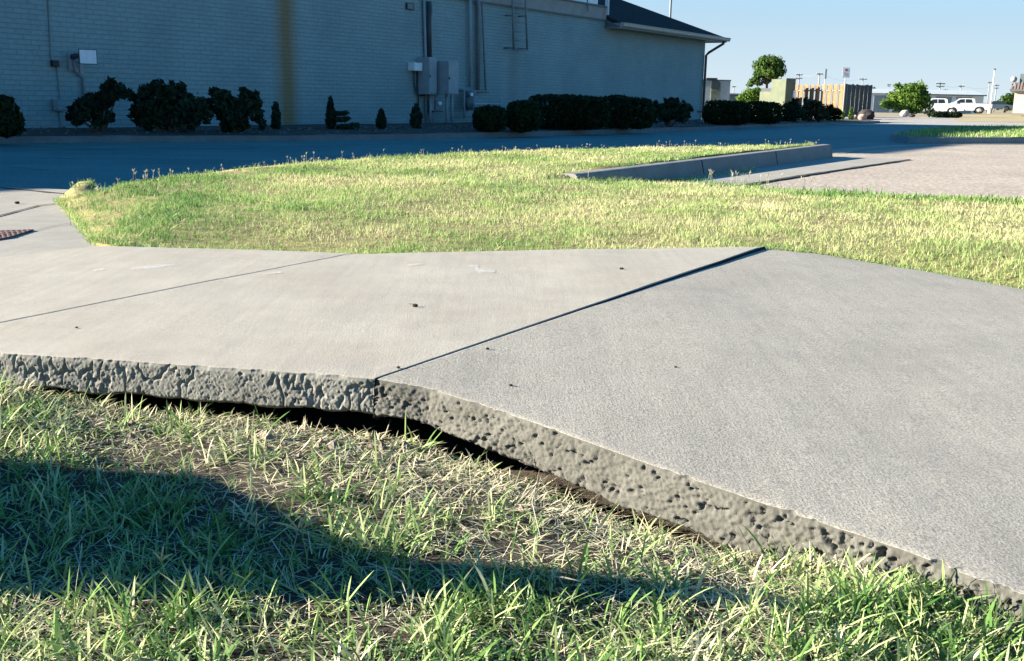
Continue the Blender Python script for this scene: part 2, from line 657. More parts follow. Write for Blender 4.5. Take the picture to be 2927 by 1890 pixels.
def asphalt(name, lo, hi, sp, scale, bstr=0.4, rough=0.8, spec=0.3, wear=0.5):
    m, nt, b = new_mat(name)
    v = coords(nt)
    n1 = noisetex(nt, 0.6, 6, 0.6, v)
    n2 = noisetex(nt, scale, 3, 0.7, v)
    vo = noisetex(nt, scale * 0.8, 0, 0, v, 'ShaderNodeTexVoronoi')
    c = ramp(nt, n1.outputs[0], [(0.3, lo), (0.7, hi)])
    c = mixc(nt, 0.6, c, ramp(nt, n2.outputs[0], [(0.35, (0.5, 0.5, 0.5)), (0.52, (1, 1, 1)), (0.7, sp)]), 'MULTIPLY')
    c = mixc(nt, 0.3 if wear else 0.0, c, ramp(nt, vo.outputs['Distance'], [(0.0, (1.3,) * 3), (0.7, (0.6,) * 3)]), 'MULTIPLY')
    # long faint tyre wear
    n5 = noisetex(nt, 1.6, 4, 0.6, coords(nt, (0.25, 1.6, 1), 0.5))
    c = mixc(nt, wear, c, ramp(nt, n5.outputs[0], [(0.35, (0.72, 0.72, 0.72)), (0.65, (1.1, 1.1, 1.1))]), 'MULTIPLY')
    nt.links.new(c, b.inputs['Base Color'])
    b.inputs['Roughness'].default_value = rough
    b.inputs['Specular IOR Level'].default_value = spec
    bump(nt, b, n2.outputs[0], bstr, 0.01)
    return m
M['road'] = asphalt('road_asphalt', (0.072, 0.170, 0.170), (0.105, 0.230, 0.228), (1.5, 1.5, 1.5), 40, 0.3, 0.75, 0.25)
M['lot'] = asphalt('worn_lot_asphalt', (0.315, 0.272, 0.232), (0.40, 0.35, 0.30), (1.9, 1.8, 1.65), 19, 0.8, 0.95, 0.1, 0.0)

def soil_material():
    m, nt, b = new_mat('dry_soil')
    v = coords(nt)
    n1 = noisetex(nt, 9, 6, 0.65, v)
    n2 = noisetex(nt, 120, 5, 0.7, v)
    c = ramp(nt, n1.outputs[0], [(0.3, (0.055, 0.043, 0.032)), (0.55, (0.105, 0.084, 0.064)), (0.75, (0.18, 0.148, 0.115))])
    c = mixc(nt, 0.6, c, ramp(nt, n2.outputs[0], [(0.3, (0.4, 0.4, 0.4)), (0.7, (1.3, 1.3, 1.3))]), 'MULTIPLY')
    nt.links.new(c, b.inputs['Base Color'])
    b.inputs['Roughness'].default_value = 1.0
    bump(nt, b, n2.outputs[0], 1.0, 0.03)
    return m
M['soil'] = soil_material()
M['thatch'] = plain('lawn_thatch', (0.20, 0.175, 0.075), 1.0, 0, 0.4, 14, 0.5, 90)
M['mulch'] = plain('bark_mulch', (0.07, 0.055, 0.045), 1.0, 0, 0.45, 16, 0.8, 30)
M['dry_ground'] = plain('dry_grass_ground', (0.33, 0.27, 0.15), 1.0, 0, 0.25, 0.25, 0.2, 3)
M['far_ground'] = plain('far_ground', (0.26, 0.22, 0.14), 1.0, 0, 0.2, 0.05)

# ================================================================== ground
g_r = 3000
sheet('ground', [(g_r * math.cos(a), g_r * math.sin(a)) for a in np.linspace(0, 2 * math.pi, 40)[:-1]], -0.30, M['far_ground'])
road = sheet('road', [(-70, 6.4), (75, 6.4), (75, 70), (-70, 70)], -0.12, M['road'])

# ---- sidewalk: three slabs heaved against each other
J1n = P(1070, 1082, 0.0)
J1f = P(2185, 702, 0.0)
J2f = P(1019, 722, 0.0)
J2m = P(0, 923, 0.0)
dJ2 = (J2m - J2f).normalized()
near_B = [P(0, 1009), P(405, 1035), P(736, 1058), J1n]
dl = (near_B[0] - near_B[1]).normalized()
# where joint 2 meets the near edge, left of the frame
A_ = np.array([[dJ2.x, -dl.x], [dJ2.y, -dl.y]])
t_ = np.linalg.solve(A_, np.array([near_B[0].x - J2f.x, near_B[0].y - J2f.y]))
J2n = Vector((J2f.x + dJ2.x * t_[0], J2f.y + dJ2.y * t_[0], 0))
near_B = [J2n] + [p for p in near_B if p.x > J2n.x + 0.05]
LN = J2n + dl * 1.6
LF = P(236, 708)

dj = (J1f - J1n).normalized()
nj = Vector((dj.y, -dj.x, 0))                    # to the right of the joint
lenj = (J1f - J1n).length
def zC(x, y):
    r = (x - J1n.x) * nj.x + (y - J1n.y) * nj.y
    a = ((x - J1n.x) * dj.x + (y - J1n.y) * dj.y) / lenj
    return -0.0005 - 0.015 * np.clip(a, 0, 1.2) ** 1.3 - 0.055 * r
near_C = [PS(px, py, zC) for px, py in ((1074, 1083), (1227, 1110), (1522, 1206), (1829, 1318), (2086, 1405), (2577, 1570), (2927, 1705))]
dC = (near_C[-1] - near_C[-3]).normalized()
near_C.append(near_C[-1] + dC * 1.5)
far_C = [PS(px, py, zC) for px, py in ((2197, 708), (2345, 724), (2640, 771), (2927, 824))]
dF = (far_C[-1] - far_C[-3]).normalized()
far_C.append(far_C[-1] + dF * 3.0)

def resample(pts, n):
    pts = [np.array((p[0], p[1])) for p in pts]
    d = [0]
    for a, b in zip(pts[:-1], pts[1:]):
        d.append(d[-1] + np.linalg.norm(b - a))
    s = np.linspace(0, d[-1], n)
    return np.stack([np.interp(s, d, [p[k] for p in pts]) for k in (0, 1)], 1), d[-1]

def slab(name, near, far, zf, thick, cols, top_mat, coarse, seed, side_mat=None, relief=1.0):
    """heaved slab: broomed top, chipped arris, rough cast near face"""
    Np, ln = resample(near, cols)
    Fp, lf = resample(far, cols)
    t = np.concatenate([np.linspace(0, 0.86, 26), np.linspace(0.88, 0.995, 24), [0.9985, 0.9994, 1.0]])
    d = np.gradient(Np, axis=0)
    d /= np.linalg.norm(d, axis=1)[:, None]
    nrm = np.stack([d[:, 1], -d[:, 0]], 1)       # outwards, to the viewer
    if (nrm[cols // 2] * (np.mean(Np, 0) - np.mean(Fp, 0))).sum() < 0:
        nrm = -nrm
    sarr = np.linspace(0, ln, cols)
    co = coarse(Np[:, 0], Np[:, 1])
    rows = []
    # chips bitten out of the arris
    chip = np.clip(fbm(xyz(sarr * 22, 0 * sarr, seed), 4, seed) - 0.05, 0, 1) * (0.010 + 0.05 * co) + 0.004
    for tt in t:
        q = Fp * (1 - tt) + (Np - nrm * chip[:, None]) * tt
        z = zf(q[:, 0], q[:, 1]) + 0.0025 * fbm(xyz(q[:, 0] * 3, q[:, 1] * 3, 0), 4, 5)
        e = np.linalg.norm((q - Np), axis=1)
        z = z - 0.0025 * np.exp(-(e / 0.009) ** 2) - co * 0.003 * np.exp(-(e / 0.03) ** 2) * np.clip(0.5 + fbm(xyz(q[:, 0] * 40, q[:, 1] * 40, 0), 3, 8), 0, 2)
        if tt < 0.02:
            z = z - 0.006
        rows.append(np.concatenate([q, z[:, None]], 1))
    nside = 44
    th = thick(Np[:, 0], Np[:, 1]) + 0.012 * fbm(xyz(sarr * 9, 0 * sarr, seed + 3), 4, seed + 2)
    ztop = zf(Np[:, 0], Np[:, 1]) - 0.003
    for k in range(1, nside + 1):
        f = k / nside
        z = ztop - th * f
        pp = np.stack([Np[:, 0] * 1.0, Np[:, 1], z], 1)
        big = fbm(pp * 16, 4, seed + 21) * 0.007 - np.abs(fbm(pp * 46, 3, seed + 61)) * (0.006 + 0.008 * co) + fbm(pp * 190, 2, seed + 62) * 0.005
        w1 = worley(pp * np.array([85, 85, 95]), seed + 31)
        w2 = worley(pp * np.array([120, 120, 130]), seed + 33)
        stones = np.minimum(0.2, 0.5 - w1) * 0.008 * co + np.minimum(.25, .5 - worley(pp * 165, seed + 35)) * 0.0025 * (0.4 + co) + (0.5 - w2) * 0.003 * (0.5 + 0.6 * co)
        cracks = -np.clip(0.28 - np.abs(fbm(pp * np.array([26, 26, 13]), 3, seed + 44)) * 2.2, 0, 1) * 0.028 * (fbm(pp * 5, 2, seed + 50) > -0.05)
        pits = -np.clip(fbm(pp * 66, 4, seed + 41) - (0.28 - 0.12 * co), 0, 1) * 0.055 + fbm(pp * 120, 3, seed + 77) * 0.0045 * (1 + co)
        off = (big + stones) * relief + pits * min(1, relief * 1.5) + cracks + 0.014 * f - 0.018 * max(0, f - 0.9) / 0.1
        ed = smooth(0, 0.10, f)
        off = off * ed - chip * (1 - ed)
        q = Np + nrm * off[:, None]
        rows.append(np.concatenate([q, z[:, None]], 1))
    q = Np - nrm * 0.5
    rows.append(np.concatenate([q, rows[-1][:, 2:3]], 1))
    G = np.stack(rows)
    # close both ends
    a = G[:, :1].copy()
    a[:, :, 2] = np.minimum(a[:, :, 2], zf(a[:, :, 0], a[:, :, 1]) - 0.11)
    b = G[:, -1:].copy()
    b[:, :, 2] = np.minimum(b[:, :, 2], zf(b[:, :, 0], b[:, :, 1]) - 0.11)
    G[:, 0, 2] -= 0.003
    G[:, -1, 2] -= 0.003
    G = np.concatenate([a, G, b], 1)
    mr = [0] * (len(t) - 1) + [1] * (len(rows) - len(t))
    me = grid_mesh(name, G, True, mr)
    o = link_mesh(name, me, [top_mat, side_mat or M['side']])
    o['kind'] = 'structure'
    return o

flat0 = lambda x, y: 0 * x
gap = nj * 0.004
slab_a = slab('sidewalk', [LN, J2n - Vector((0.006, 0, 0))], [LF, P(325, 700), P(750, 711), J2f - Vector((0.006, 0, 0))], flat0, lambda x, y: 0.10 + 0 * x, 300, M['slab_pale'], lambda x, y: 0 * x, 3, None, 0.26)
slab_b = slab('sidewalk', near_B, [J2f, P(1500, 712), J1f], flat0, lambda x, y: 0.10 + 0 * x, 800, M['slab_pale'], lambda x, y: 0.08 + 0 * x, 5, None, 0.26)
slab_c = slab('sidewalk', near_C, far_C, zC, lambda x, y: 0.10 + 0.026 * smooth(-0.35, 0.3, x), 900, M['slab_grey'], lambda x, y: 0.08 + 0.5 * smooth(0.25, 0.65, x), 9, M['side_dark'], 0.6)

# shade under the raised slab lip, painted as a black strip
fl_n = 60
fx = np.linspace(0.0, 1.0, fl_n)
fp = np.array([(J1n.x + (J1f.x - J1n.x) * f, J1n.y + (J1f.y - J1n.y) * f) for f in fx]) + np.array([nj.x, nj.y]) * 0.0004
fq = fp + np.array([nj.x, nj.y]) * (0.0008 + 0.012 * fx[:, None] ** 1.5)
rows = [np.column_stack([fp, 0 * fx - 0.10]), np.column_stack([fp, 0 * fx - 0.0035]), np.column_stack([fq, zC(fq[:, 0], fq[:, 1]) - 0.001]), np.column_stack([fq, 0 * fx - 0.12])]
M['lip_shade'] = plain('painted_lip_shade', (0.012, 0.012, 0.013), 1.0, 0, 0.3, 60)
link_mesh('joint', grid_mesh('joint', np.stack(rows), False), M['lip_shade'], slab_b)  # strip that only carries the painted lip shade

# chalk-white paint scuffs on the slabs
M['scuff'] = plain('white_scuff', (0.60, 0.60, 0.59), 0.8, 0, 0.1, 30)
nt_ = M['scuff'].node_tree
tr_ = nt_.nodes.new('ShaderNodeBsdfTransparent')
mx_ = nt_.nodes.new('ShaderNodeMixShader')
nz_ = noisetex(nt_, 45, 5, 0.7, coords(nt_, (0.5, 1.6, 1), 0.5))
nt_.links.new(ramp(nt_, nz_.outputs[0], [(0.38, (0, 0, 0)), (0.58, (0.6,) * 3)]), mx_.inputs[0])
nt_.links.new(tr_.outputs[0], mx_.inputs[1])
nt_.links.new(nt_.nodes['Principled BSDF'].outputs[0], mx_.inputs[2])
nt_.links.new(mx_.outputs[0], nt_.nodes['Material Output'].inputs[0])
def scuff(px_poly, parent, zf=flat0):
    pts = [P(a, b, 0.0022) for a, b in px_poly]
    sheet('paint_scuff', [(p.x, p.y) for p in pts], 0.0022, M['scuff'], None, None).parent = parent
scuff([(1332, 759), (1366, 757), (1368, 766), (1416, 772), (1412, 779), (1372, 780), (1358, 768)], slab_b)
scuff([(1160, 757), (1200, 753), (1208, 756), (1170, 761)], slab_b)
scuff([(370, 768), (440, 757), (505, 755), (500, 759), (430, 768), (380, 773)], slab_a)
scuff([(265, 771), (300, 768), (298, 773), (268, 775)], slab_a)
scuff([(745, 781), (800, 776), (812, 779), (760, 785)], slab_b)

# ---- ramp apron on the left
def zA(x, y):
    return -0.085 * smooth(4.7, 7.4, np.asarray(y, dtype=float) + 0.25 * (np.asarray(x, dtype=float) + 2.2)) - 0.012
ap_g = [PS(px, py, zA) for px, py in ((272, 703), (240, 668), (205, 622), (168, 585), (160, 566), (190, 556), (260, 548))]
ap_t = [PS(px, py, zA) for px, py in ((0, 534), (-500, 528), (-1500, 522))]
apron = sheet('apron', [(LN.x, LN.y), (LF.x + 0.004, LF.y)] + [(p.x + 0.45, p.y) for p in ap_g] + [(p.x, p.y) for p in ap_t] + [(-9, 3.5)], zA, M['apron'], 0.12)
# joint lines across the apron
M['crack'] = plain('joint_dirt', (0.035, 0.03, 0.026), 1.0)
def strip(name, pxs, zf, width, mat, lift=0.004, parent=None, kind='structure', wob=0.0):
    pts = [PS(a, b, zf) for a, b in pxs]
    n = 40
    q, ln = resample(pts, n)
    d = np.gradient(q, axis=0)
    d /= np.linalg.norm(d, axis=1)[:, None]
    nn = np.stack([-d[:, 1], d[:, 0]], 1)
    w = width * (1 + wob * fbm(xyz(q[:, 0] * 6, q[:, 1] * 6), 3, 3))
    rows = []
    for sgn in (-.5, .5):
        p = q + nn * (w * sgn)[:, None]
        rows.append(np.concatenate([p, (zf(p[:, 0], p[:, 1]) + lift)[:, None]], 1))
    o = link_mesh(name, grid_mesh(name, np.stack(rows)), mat, parent)
    if kind and parent is None:
        o['kind'] = kind
    return o
strip('joint', [(-60, 634), (0, 618), (60, 602), (110, 589), (168, 583)], zA, 0.025, M['crack'], 0.005, apron, None, 0.5)
strip('joint', [(-60, 700), (100, 661), (150, 648), (200, 640)], zA, 0.008, M['crack'], 0.005, apron, None, 0.8)
strip('joint', [(-60, 541), (0, 537), (90, 546), (140, 551), (200, 556)], zA, 0.05, M['crack'], 0.005, apron, None, 0.8)

# ---- the lawn between sidewalk, drive and kerb island
CA = P(1600, 501, 0.05)
CB = P(2362, 413.5, 0.10)
cd = (CB - CA).normalized()
cd.z = 0
cd.normalize()
cn = Vector((cd.y, -cd.x, 0))                    # towards the parking lot
edge_apron_xy = [(p.x, p.y) for p in [PS(px, py, zA) for px, py in ((165, 576), (172, 590), (208, 625), (243, 668), (272, 702))]]
def lawn_z(x, y):
    x, y = np.asarray(x, dtype=float), np.asarray(y, dtype=float)
    r = (x - CA.x) * cn.x + (y - CA.y) * cn.y
    s = (x - CA.x) * cd.x + (y - CA.y) * cd.y
    left = 0.0 + 0.07 * smooth(-5, 5, s) + 0.02 * smooth(-9, -4, r)
    right = 0.0 - 0.11 * smooth(-1.6, 2.2, s)* smooth(8.2, 10.2, y) + 0.045 * smooth(1.9, 0.4, s) * smooth(1.2, 0, r)
    k = smooth(-0.10, 0.12, r)
    near = smooth(0.0, 1.0, seg_dist([(-2.0, 4.9), (J1f.x, J1f.y), (far_C[-1].x, far_C[-1].y)], x, y))
    z = left * (1 - k) + right * k
    drop = zC(x, y) * smooth(0.0, 0.5, (x - J1f.x) * nj.x + (y - J1f.y) * nj.y) * (1 - near)
    z = z * near + (-0.03 + np.minimum(drop, 0)) * (1 - near)
    ea = smooth(0.5, 0.0, seg_dist(edge_apron_xy, x, y))
    z = z * (1 - ea) + (zA(x, y) + 0.012) * ea
    return z + 0.015 * fbm(xyz(x * 1.5, y * 1.5), 3, 4) * near

edge_road = [P(px, py + 3, 0.05) for px, py in ((2335, 416), (2100, 422), (1800, 428), (1500, 436), (1200, 447), (1000, 456), (750, 472), (500, 494), (380, 510), (300, 525))] + [P(262, 543, -0.055), P(226, 557, -0.085)]
edge_apron = [PS(px, py, zA) for px, py in ((165, 576), (172, 590), (208, 625), (243, 668), (272, 702))]
edge_walk = [P(325, 700), P(750, 711), J2f, P(1500, 712), J1f] + far_C
edge_lot = [P(px, py, -0.11) for px, py in ((3600, 606), (2927, 582), (2500, 562), (2250, 548), (2150, 538), (1950, 522), (1760, 512))]
lawn_poly = [(p.x, p.y) for p in edge_walk] + [(7, 1.0), (11, 5)] + [(p.x, p.y) for p in edge_lot] + \
            [((CA + cd * 0.2).x, (CA + cd * 0.2).y)] + [(p.x, p.y) for p in edge_road] + [(p.x, p.y) for p in edge_apron]
lawn = sheet('lawn', lawn_poly, lawn_z, M['thatch'], 0.22, 'structure', 0.25)

# kerb of the island with its gutter and the lot
def sweep_box(name, line, w, ztop, zbot, mat, batter=0.03, parent=None, side=1):
    """kerb along line [(x,y)], w wide to the left of it; ztop per point"""
    q = np.array([(p[0], p[1]) for p in line], float)
    d = np.gradient(q, axis=0)
    d /= np.linalg.norm(d, axis=1)[:, None]
    nn = np.stack([-d[:, 1], d[:, 0]], 1) * side
    zt = np.asarray(ztop, float) + 0 * q[:, 0]
    zb = np.asarray(zbot, float) + 0 * q[:, 0]
    prof = [(-batter, zb), (-0.004, zt - 0.02), (0.012, zt - 0.004), (0.03, zt), (w - 0.02, zt), (w, zt - 0.02), (w, zb)]
    rows = [np.concatenate([q + nn * o, z[:, None]], 1) for o, z in prof]
    G = np.stack(rows)
    ends = []
    for e in (0, -1):
        c = G[:, e:e + 1].mean(0, keepdims=True).repeat(len(prof), 0)
        ends.append(c)
    G = np.concatenate([ends[0], G, ends[1]], 1)
    me = grid_mesh(name, G, False)
    b = bmesh.new()
    b.from_mesh(me)
    bmesh.ops.remove_doubles(b, verts=b.verts, dist=1e-5)
    bmesh.ops.recalc_face_normals(b, faces=b.faces)
    b.to_mesh(me)
    b.free()
    o = link_mesh(name, me, mat, parent)
    if parent is None:
        o['kind'] = 'structure'
    return o

L = (CB - CA).length
ks = np.linspace(0.02, 1.0, 30)
kl = [(CA.x + (CB.x - CA.x) * s + cn.x * 0.08, CA.y + (CB.y - CA.y) * s + cn.y * 0.08) for s in ks]
kerb_i = sweep_box('kerb', kl, 0.16, 0.055 + 0.05 * ks, -0.13, M['kerb'], 0.05)
for s in (0.37, 0.68):
    p = CA.lerp(CB, s)
    mb = MB()
    q = p + cn * 0.085
    mb.tube([(q.x + cn.x * .04, q.y + cn.y * .04, -0.12), (q.x, q.y, 0.04 + 0.05 * s), (q.x - cn.x * .15, q.y - cn.y * .15, 0.06 + 0.05 * s)], 0.008, 6)
    mb.build('joint', M['crack'], kerb_i)

zl = lambda x, y: -0.112 + 0 * x
GB = [P(px, py, -0.112) for px, py in ((1700, 512), (2130, 529), (2602, 456), (2560, 437), (2390, 452))]
gut_in0, gut_in1 = CA + cn * 0.11, CB + cn * 0.11 + cd * 0.1
gutter = sheet('gutter', [(gut_in0.x, gut_in0.y), (GB[1].x, GB[1].y), (GB[2].x, GB[2].y), (GB[2].x - 0.5, GB[2].y + 0.55), (gut_in1.x, gut_in1.y)], -0.108, M['apron'])
strip('joint', [(2080, 536), (2130, 529), (2300, 501), (2450, 478), (2602, 456)], lambda x, y: -0.106 + 0 * x, 0.07, M['crack'], 0.004, gutter, None, 0.8)

lot_poly = [P(px, py, -0.116) for px, py in ((1700, 520), (2120, 540), (2480, 640), (3700, 660), (3900, 428), (2927, 413), (2700, 415), (2560, 420), (2440, 429), (2375, 440), (2350, 452))]
sheet('parking_lot', [(p.x, p.y) for p in lot_poly], -0.116, M['lot'])
strip('gutter', [(2378, 437), (2440, 427), (2560, 418), (2700, 413.5), (2927, 411.5), (3500, 417)], lambda x, y: -0.112 + 0 * x, 0.5, M['apron'], 0.004)

# far island with its kerb
fi = [P(px, py, -0.11) for px, py in ((2548, 398), (2562, 404), (2600, 409), (2700, 411), (2927, 411), (3600, 419))]
fb = [P(px, py, 0.04) for px, py in ((3600, 372), (2927, 362.5), (2750, 364), (2640, 370), (2570, 384))]
fk, _ = resample(fi, 60)
kerb_f = sweep_box('kerb', fk, 0.16, 0.045, -0.13, M['kerb'], 0.05)
isl = [(p[0], p[1]) for p in fk[2:]] + [(p.x, p.y) for p in fb]
island = sheet('island_lawn', isl, lambda x, y: 0.03 + 0.03 * fbm(xyz(x * .8, y * .8), 2, 6), M['thatch'], 0.6)

# tar lines, scrapes and a patch on the road
M['tar'] = plain('tar_seal', (0.02, 0.035, 0.04), 0.6, 0, 0.3, 20)
M['scrape'] = plain('pale_scrape', (0.14, 0.24, 0.25), 0.8, 0, 0.3, 20)
zr = lambda x, y: -0.12 + 0 * x
strip('joint', [(1960, 404), (2180, 399), (2380, 395), (2560, 388)], zr, 0.10, M['tar'], 0.004, road, None, 0.9)
strip('joint', [(0, 433), (300, 427), (700, 424), (1100, 412), (1500, 404)], zr, 0.05, M['tar'], 0.004, road, None, 1.2)
strip('scrape', [(20, 477), (70, 479), (135, 486)], zr, 0.05, M['scrape'], 0.005, road, None, 1.3)
strip('scrape', [(120, 452), (170, 451), (230, 455)], zr, 0.05, M['scrape'], 0.005, road, None, 1.3)

# lit concrete drive, dry grass strip beyond
drive = [P(px, py, -0.115) for px, py in ((2100, 352), (2480, 359.5), (2927, 361.5), (3800, 376), (3800, 356), (2927, 337), (2750, 339), (2640, 336), (2400, 330), (2050, 336))]
sheet('drive', [(p.x, p.y) for p in drive], -0.104, M['far_concrete'])
dry = [PD(2742, 342, 66), PD(2927, 344, 66), PD(3700, 344, 66), PD(3700, 330, 160), PD(2927, 320, 160), PD(2800, 320, 150), PD(2690, 322, 125)]
sheet('dry_verge', [(p.x, p.y) for p in dry], -0.095, M['dry_ground'])

# ---- planting bed and its kerb along the building
bk_px = [(-900, 391), (-300, 390), (0, 388), (400, 387), (850, 386), (1200, 381), (1500, 376), (1950, 364), (2150, 356), (2400, 349), (2515, 346)]
bk = [P(px, py, 0.0) for px, py in bk_px]
bkq, _ = resample(bk, 160)
kerb_b = sweep_box('kerb', bkq, 0.16, 0.0, -0.14, M['shaded_kerb'], 0.04)
kb = [wpt(34, 0.1, 0), wpt(-0.5, 0.1, 0), (CORNER + Vector((3, 9, 0))), (CORNER + Vector((14, 13, 0))), bk[-1] + Vector((1.0, 2.5, 0))]
bedp = [(p[0], p[1]) for p in bkq[1:]] + [(p.x, p.y) for p in reversed(kb)]
def bed_z(x, y):
    return 0.0 + 0.05 * smooth(0, 1.5, seg_dist([(p[0], p[1]) for p in bkq[::8]], x, y)) + 0.02 * fbm(xyz(np.asarray(x) * 2, np.asarray(y) * 2), 3, 2)
bed = sheet('planting_bed', bedp, bed_z, M['mulch'], 0.5)

# ---- foreground lawn floor
nearB_line = [(LN.x, LN.y)] + [(p.x, p.y) for p in near_B] + [(p.x, p.y) for p in near_C]
nb_arr = np.array(nearB_line)
def fore_z(x, y):
    x, y = np.asarray(x, dtype=float), np.asarray(y, dtype=float)
    d = seg_dist(nearB_line, x, y)
    edge_y = np.interp(x, nb_arr[:, 0], nb_arr[:, 1])
    inn = smooth(-0.035, 0.09, y - edge_y)
    base = -0.125 + 0.035 * smooth(-0.9, -1.5, x) - 0.10 * smooth(0.45, 1.3, x)
    hollow = ((0.050 + 0.022 * smooth(-0.1, 0.25, x)) * np.exp(-(d / 0.2) ** 2) + 0.0 * np.exp(-(d / 0.075) ** 2) * smooth(-0.9, -0.3, x)) * (0.5 + 0.5 * smooth(-0.7, 0.0, x)) * smooth(-1.5, -1.05, x) * (1 - smooth(0.42, 0.75, x))
    r = (x - J1n.x) * nj.x + (y - J1n.y) * nj.y
    z = base - hollow + 0.012 * fbm(xyz(x * 4, y * 4), 4, 3) + 0.006 * fbm(xyz(x * 22, y * 22), 3, 9) * smooth(0.6, 0.1, d)
    z = z + np.minimum(0, 0) + 0.02 * np.exp(-(d / 0.1) ** 2) * smooth(0.5, 0.8, x)
    return z - inn * (0.13 + 0.08 * smooth(0.0, 2.0, x))
gx = np.arange(-5.0, 4.6, 0.03)
gy = np.arange(-1.5, 4.2, 0.03)
X, Y = np.meshgrid(gx, gy)
Z = fore_z(X.ravel(), Y.ravel()).reshape(X.shape)
o = link_mesh('soil', grid_mesh('soil', np.stack([X, Y, Z], -1)), M['soil'])
o['kind'] = 'structure'

# ================================================================== grass
M['grass_near'] = grass_mat('near_grass', [(0.0, (0.05, 0.13, 0.03)), (0.28, (0.17, 0.29, 0.085)), (0.5, (0.39, 0.46, 0.20)), (0.72, (0.62, 0.60, 0.37)), (1.0, (0.76, 0.66, 0.48))], 0.25)
M['grass_mid'] = grass_mat('lawn_grass', [(0.0, (0.08, 0.19, 0.05)), (0.35, (0.23, 0.36, 0.11)), (0.6, (0.41, 0.48, 0.20)), (0.8, (0.58, 0.54, 0.31)), (1.0, (0.68, 0.58, 0.40))], 0.4)

def scatter(poly, dens, n_try, xr, yr):
    x = rng.uniform(xr[0], xr[1], n_try)
    y = rng.uniform(yr[0], yr[1], n_try)
    k = inside(poly, x, y)
    x, y = x[k], y[k]
    k = rng.random(len(x)) < dens(x, y)
    return x[k], y[k]

# near lawn: everything on the viewer's side of the slab edge
near_poly = [(p[0], p[1]) for p in nearB_line] + [(4.4, -1.0), (-4.8, -1.0)]
def bare(x, y):
    """0 where soil lies bare, 1 where the turf is dense"""
    d = seg_dist(nearB_line, x, y)
    f = smooth(0.08, 0.85, d + 0.2 * fbm(xyz(x * 5, y * 5), 3, 12))
    mid = smooth(-1.2, -0.5, x) * (1 - smooth(0.45, 0.75, x))
    dense = 1 - mid * (1 - f)
    patch = smooth(-0.25, 0.25, fbm(xyz(x * 3.2, y * 3.2), 3, 31))
    return np.clip(dense * (0.4 + 0.6 * patch), 0.02, 1)

def view_w(x, y, d0=1.6):
    d = np.hypot(x, y)
    return np.clip((d0 / d) ** 1.2, 0.05, 1) * np.where((y > 1.2) & (np.abs(x) < y * 0.62 + 0.5), 1, 0.12)

sets = []
# upright green blades
x, y = scatter(near_poly, lambda x, y: bare(x, y) * view_w(x, y) * (0.25 + 0.75 * smooth(-0.2, 0.25, fbm(xyz(x * 9, y * 9), 2, 41))), 620000, (-4.8, 4.4), (0.2, 4.2))
n = len(x)
d_edge = seg_dist(nearB_line, x, y)
clump = fbm(xyz(x * 6, y * 6), 3, 40)
strawy = fbm(xyz(x * 2.6, y * 2.6), 3, 50)
rightward = smooth(0.35, 0.9, x)
tint = np.clip(0.42 + 0.28 * strawy + rng.normal(0, 0.19, n) - 0.12 * rightward, 0, 1)
h = np.clip(0.034 + 0.022 * clump + rng.gamma(2, 0.010, n), 0.012, 0.11) * (0.85 + 0.35 * rightward)
sets.append(blades(np.stack([x, y, fore_z(x, y) - 0.004], 1), h, rng.uniform(0.0022, 0.0048, n) * (1 + 0.2 * rightward), rng.uniform(0, 2 * np.pi, n), np.abs(rng.normal(0.72, 0.42, n)), rng.uniform(0.2, 1.2, n), tint, 4))
# wide coarse blades in tufts
tx, ty = scatter(near_poly, lambda x, y: view_w(x, y) * (0.35 + 0.65 * smooth(0.1, 0.6, x)) * smooth(0.0, 0.06, seg_dist(nearB_line, x, y)) * (0.15 + bare(x, y)) * (1 + 2.5 * smooth(0.45, 0.7, x) * np.exp(-(seg_dist(nearB_line, x, y) / .16) ** 2)), 11000, (-3.2, 3.2), (0.8, 3.4))
m = len(tx)
k = 11
x = np.repeat(tx, k) + rng.normal(0, 0.016, m * k)
y = np.repeat(ty, k) + rng.normal(0, 0.016, m * k)
tt = np.repeat(rng.normal(0.36, 0.16, m), k)
kk = inside(near_poly, x, y)
x, y, tt = x[kk], y[kk], tt[kk]
n = len(x)
sets.append(blades(np.stack([x, y, fore_z(x, y) - 0.003], 1), rng.uniform(0.04, 0.105, n), rng.uniform(0.0034, 0.0064, n), rng.uniform(0, 2 * np.pi, n), np.abs(rng.normal(0.75, 0.36, n)), rng.uniform(0.2, 0.9, n), np.clip(tt + rng.normal(0, 0.12, n), 0, 1), 5))
# dead thatch and runners lying flat
x, y = scatter(near_poly, lambda x, y: view_w(x, y) * (0.35 + 0.65 * smooth(-0.1, 0.4, fbm(xyz(x * 2.6, y * 2.6), 3, 50)) + 0.25 * np.exp(-((x - .05) / .5) ** 2) * np.exp(-(seg_dist(nearB_line, x, y) / .5) ** 2)), 190000, (-4.0, 3.6), (0.6, 3.8))
n = len(x)
tint = np.clip(rng.normal(0.86, 0.12, n), 0.4, 1)
sets.append(blades(np.stack([x, y, fore_z(x, y) + rng.uniform(0.0, 0.014, n)], 1), rng.uniform(0.02, 0.085, n), rng.uniform(0.0012, 0.0026, n), rng.uniform(0, 2 * np.pi, n), rng.normal(1.45, 0.16, n), rng.normal(0.1, 0.25, n), tint, 3))
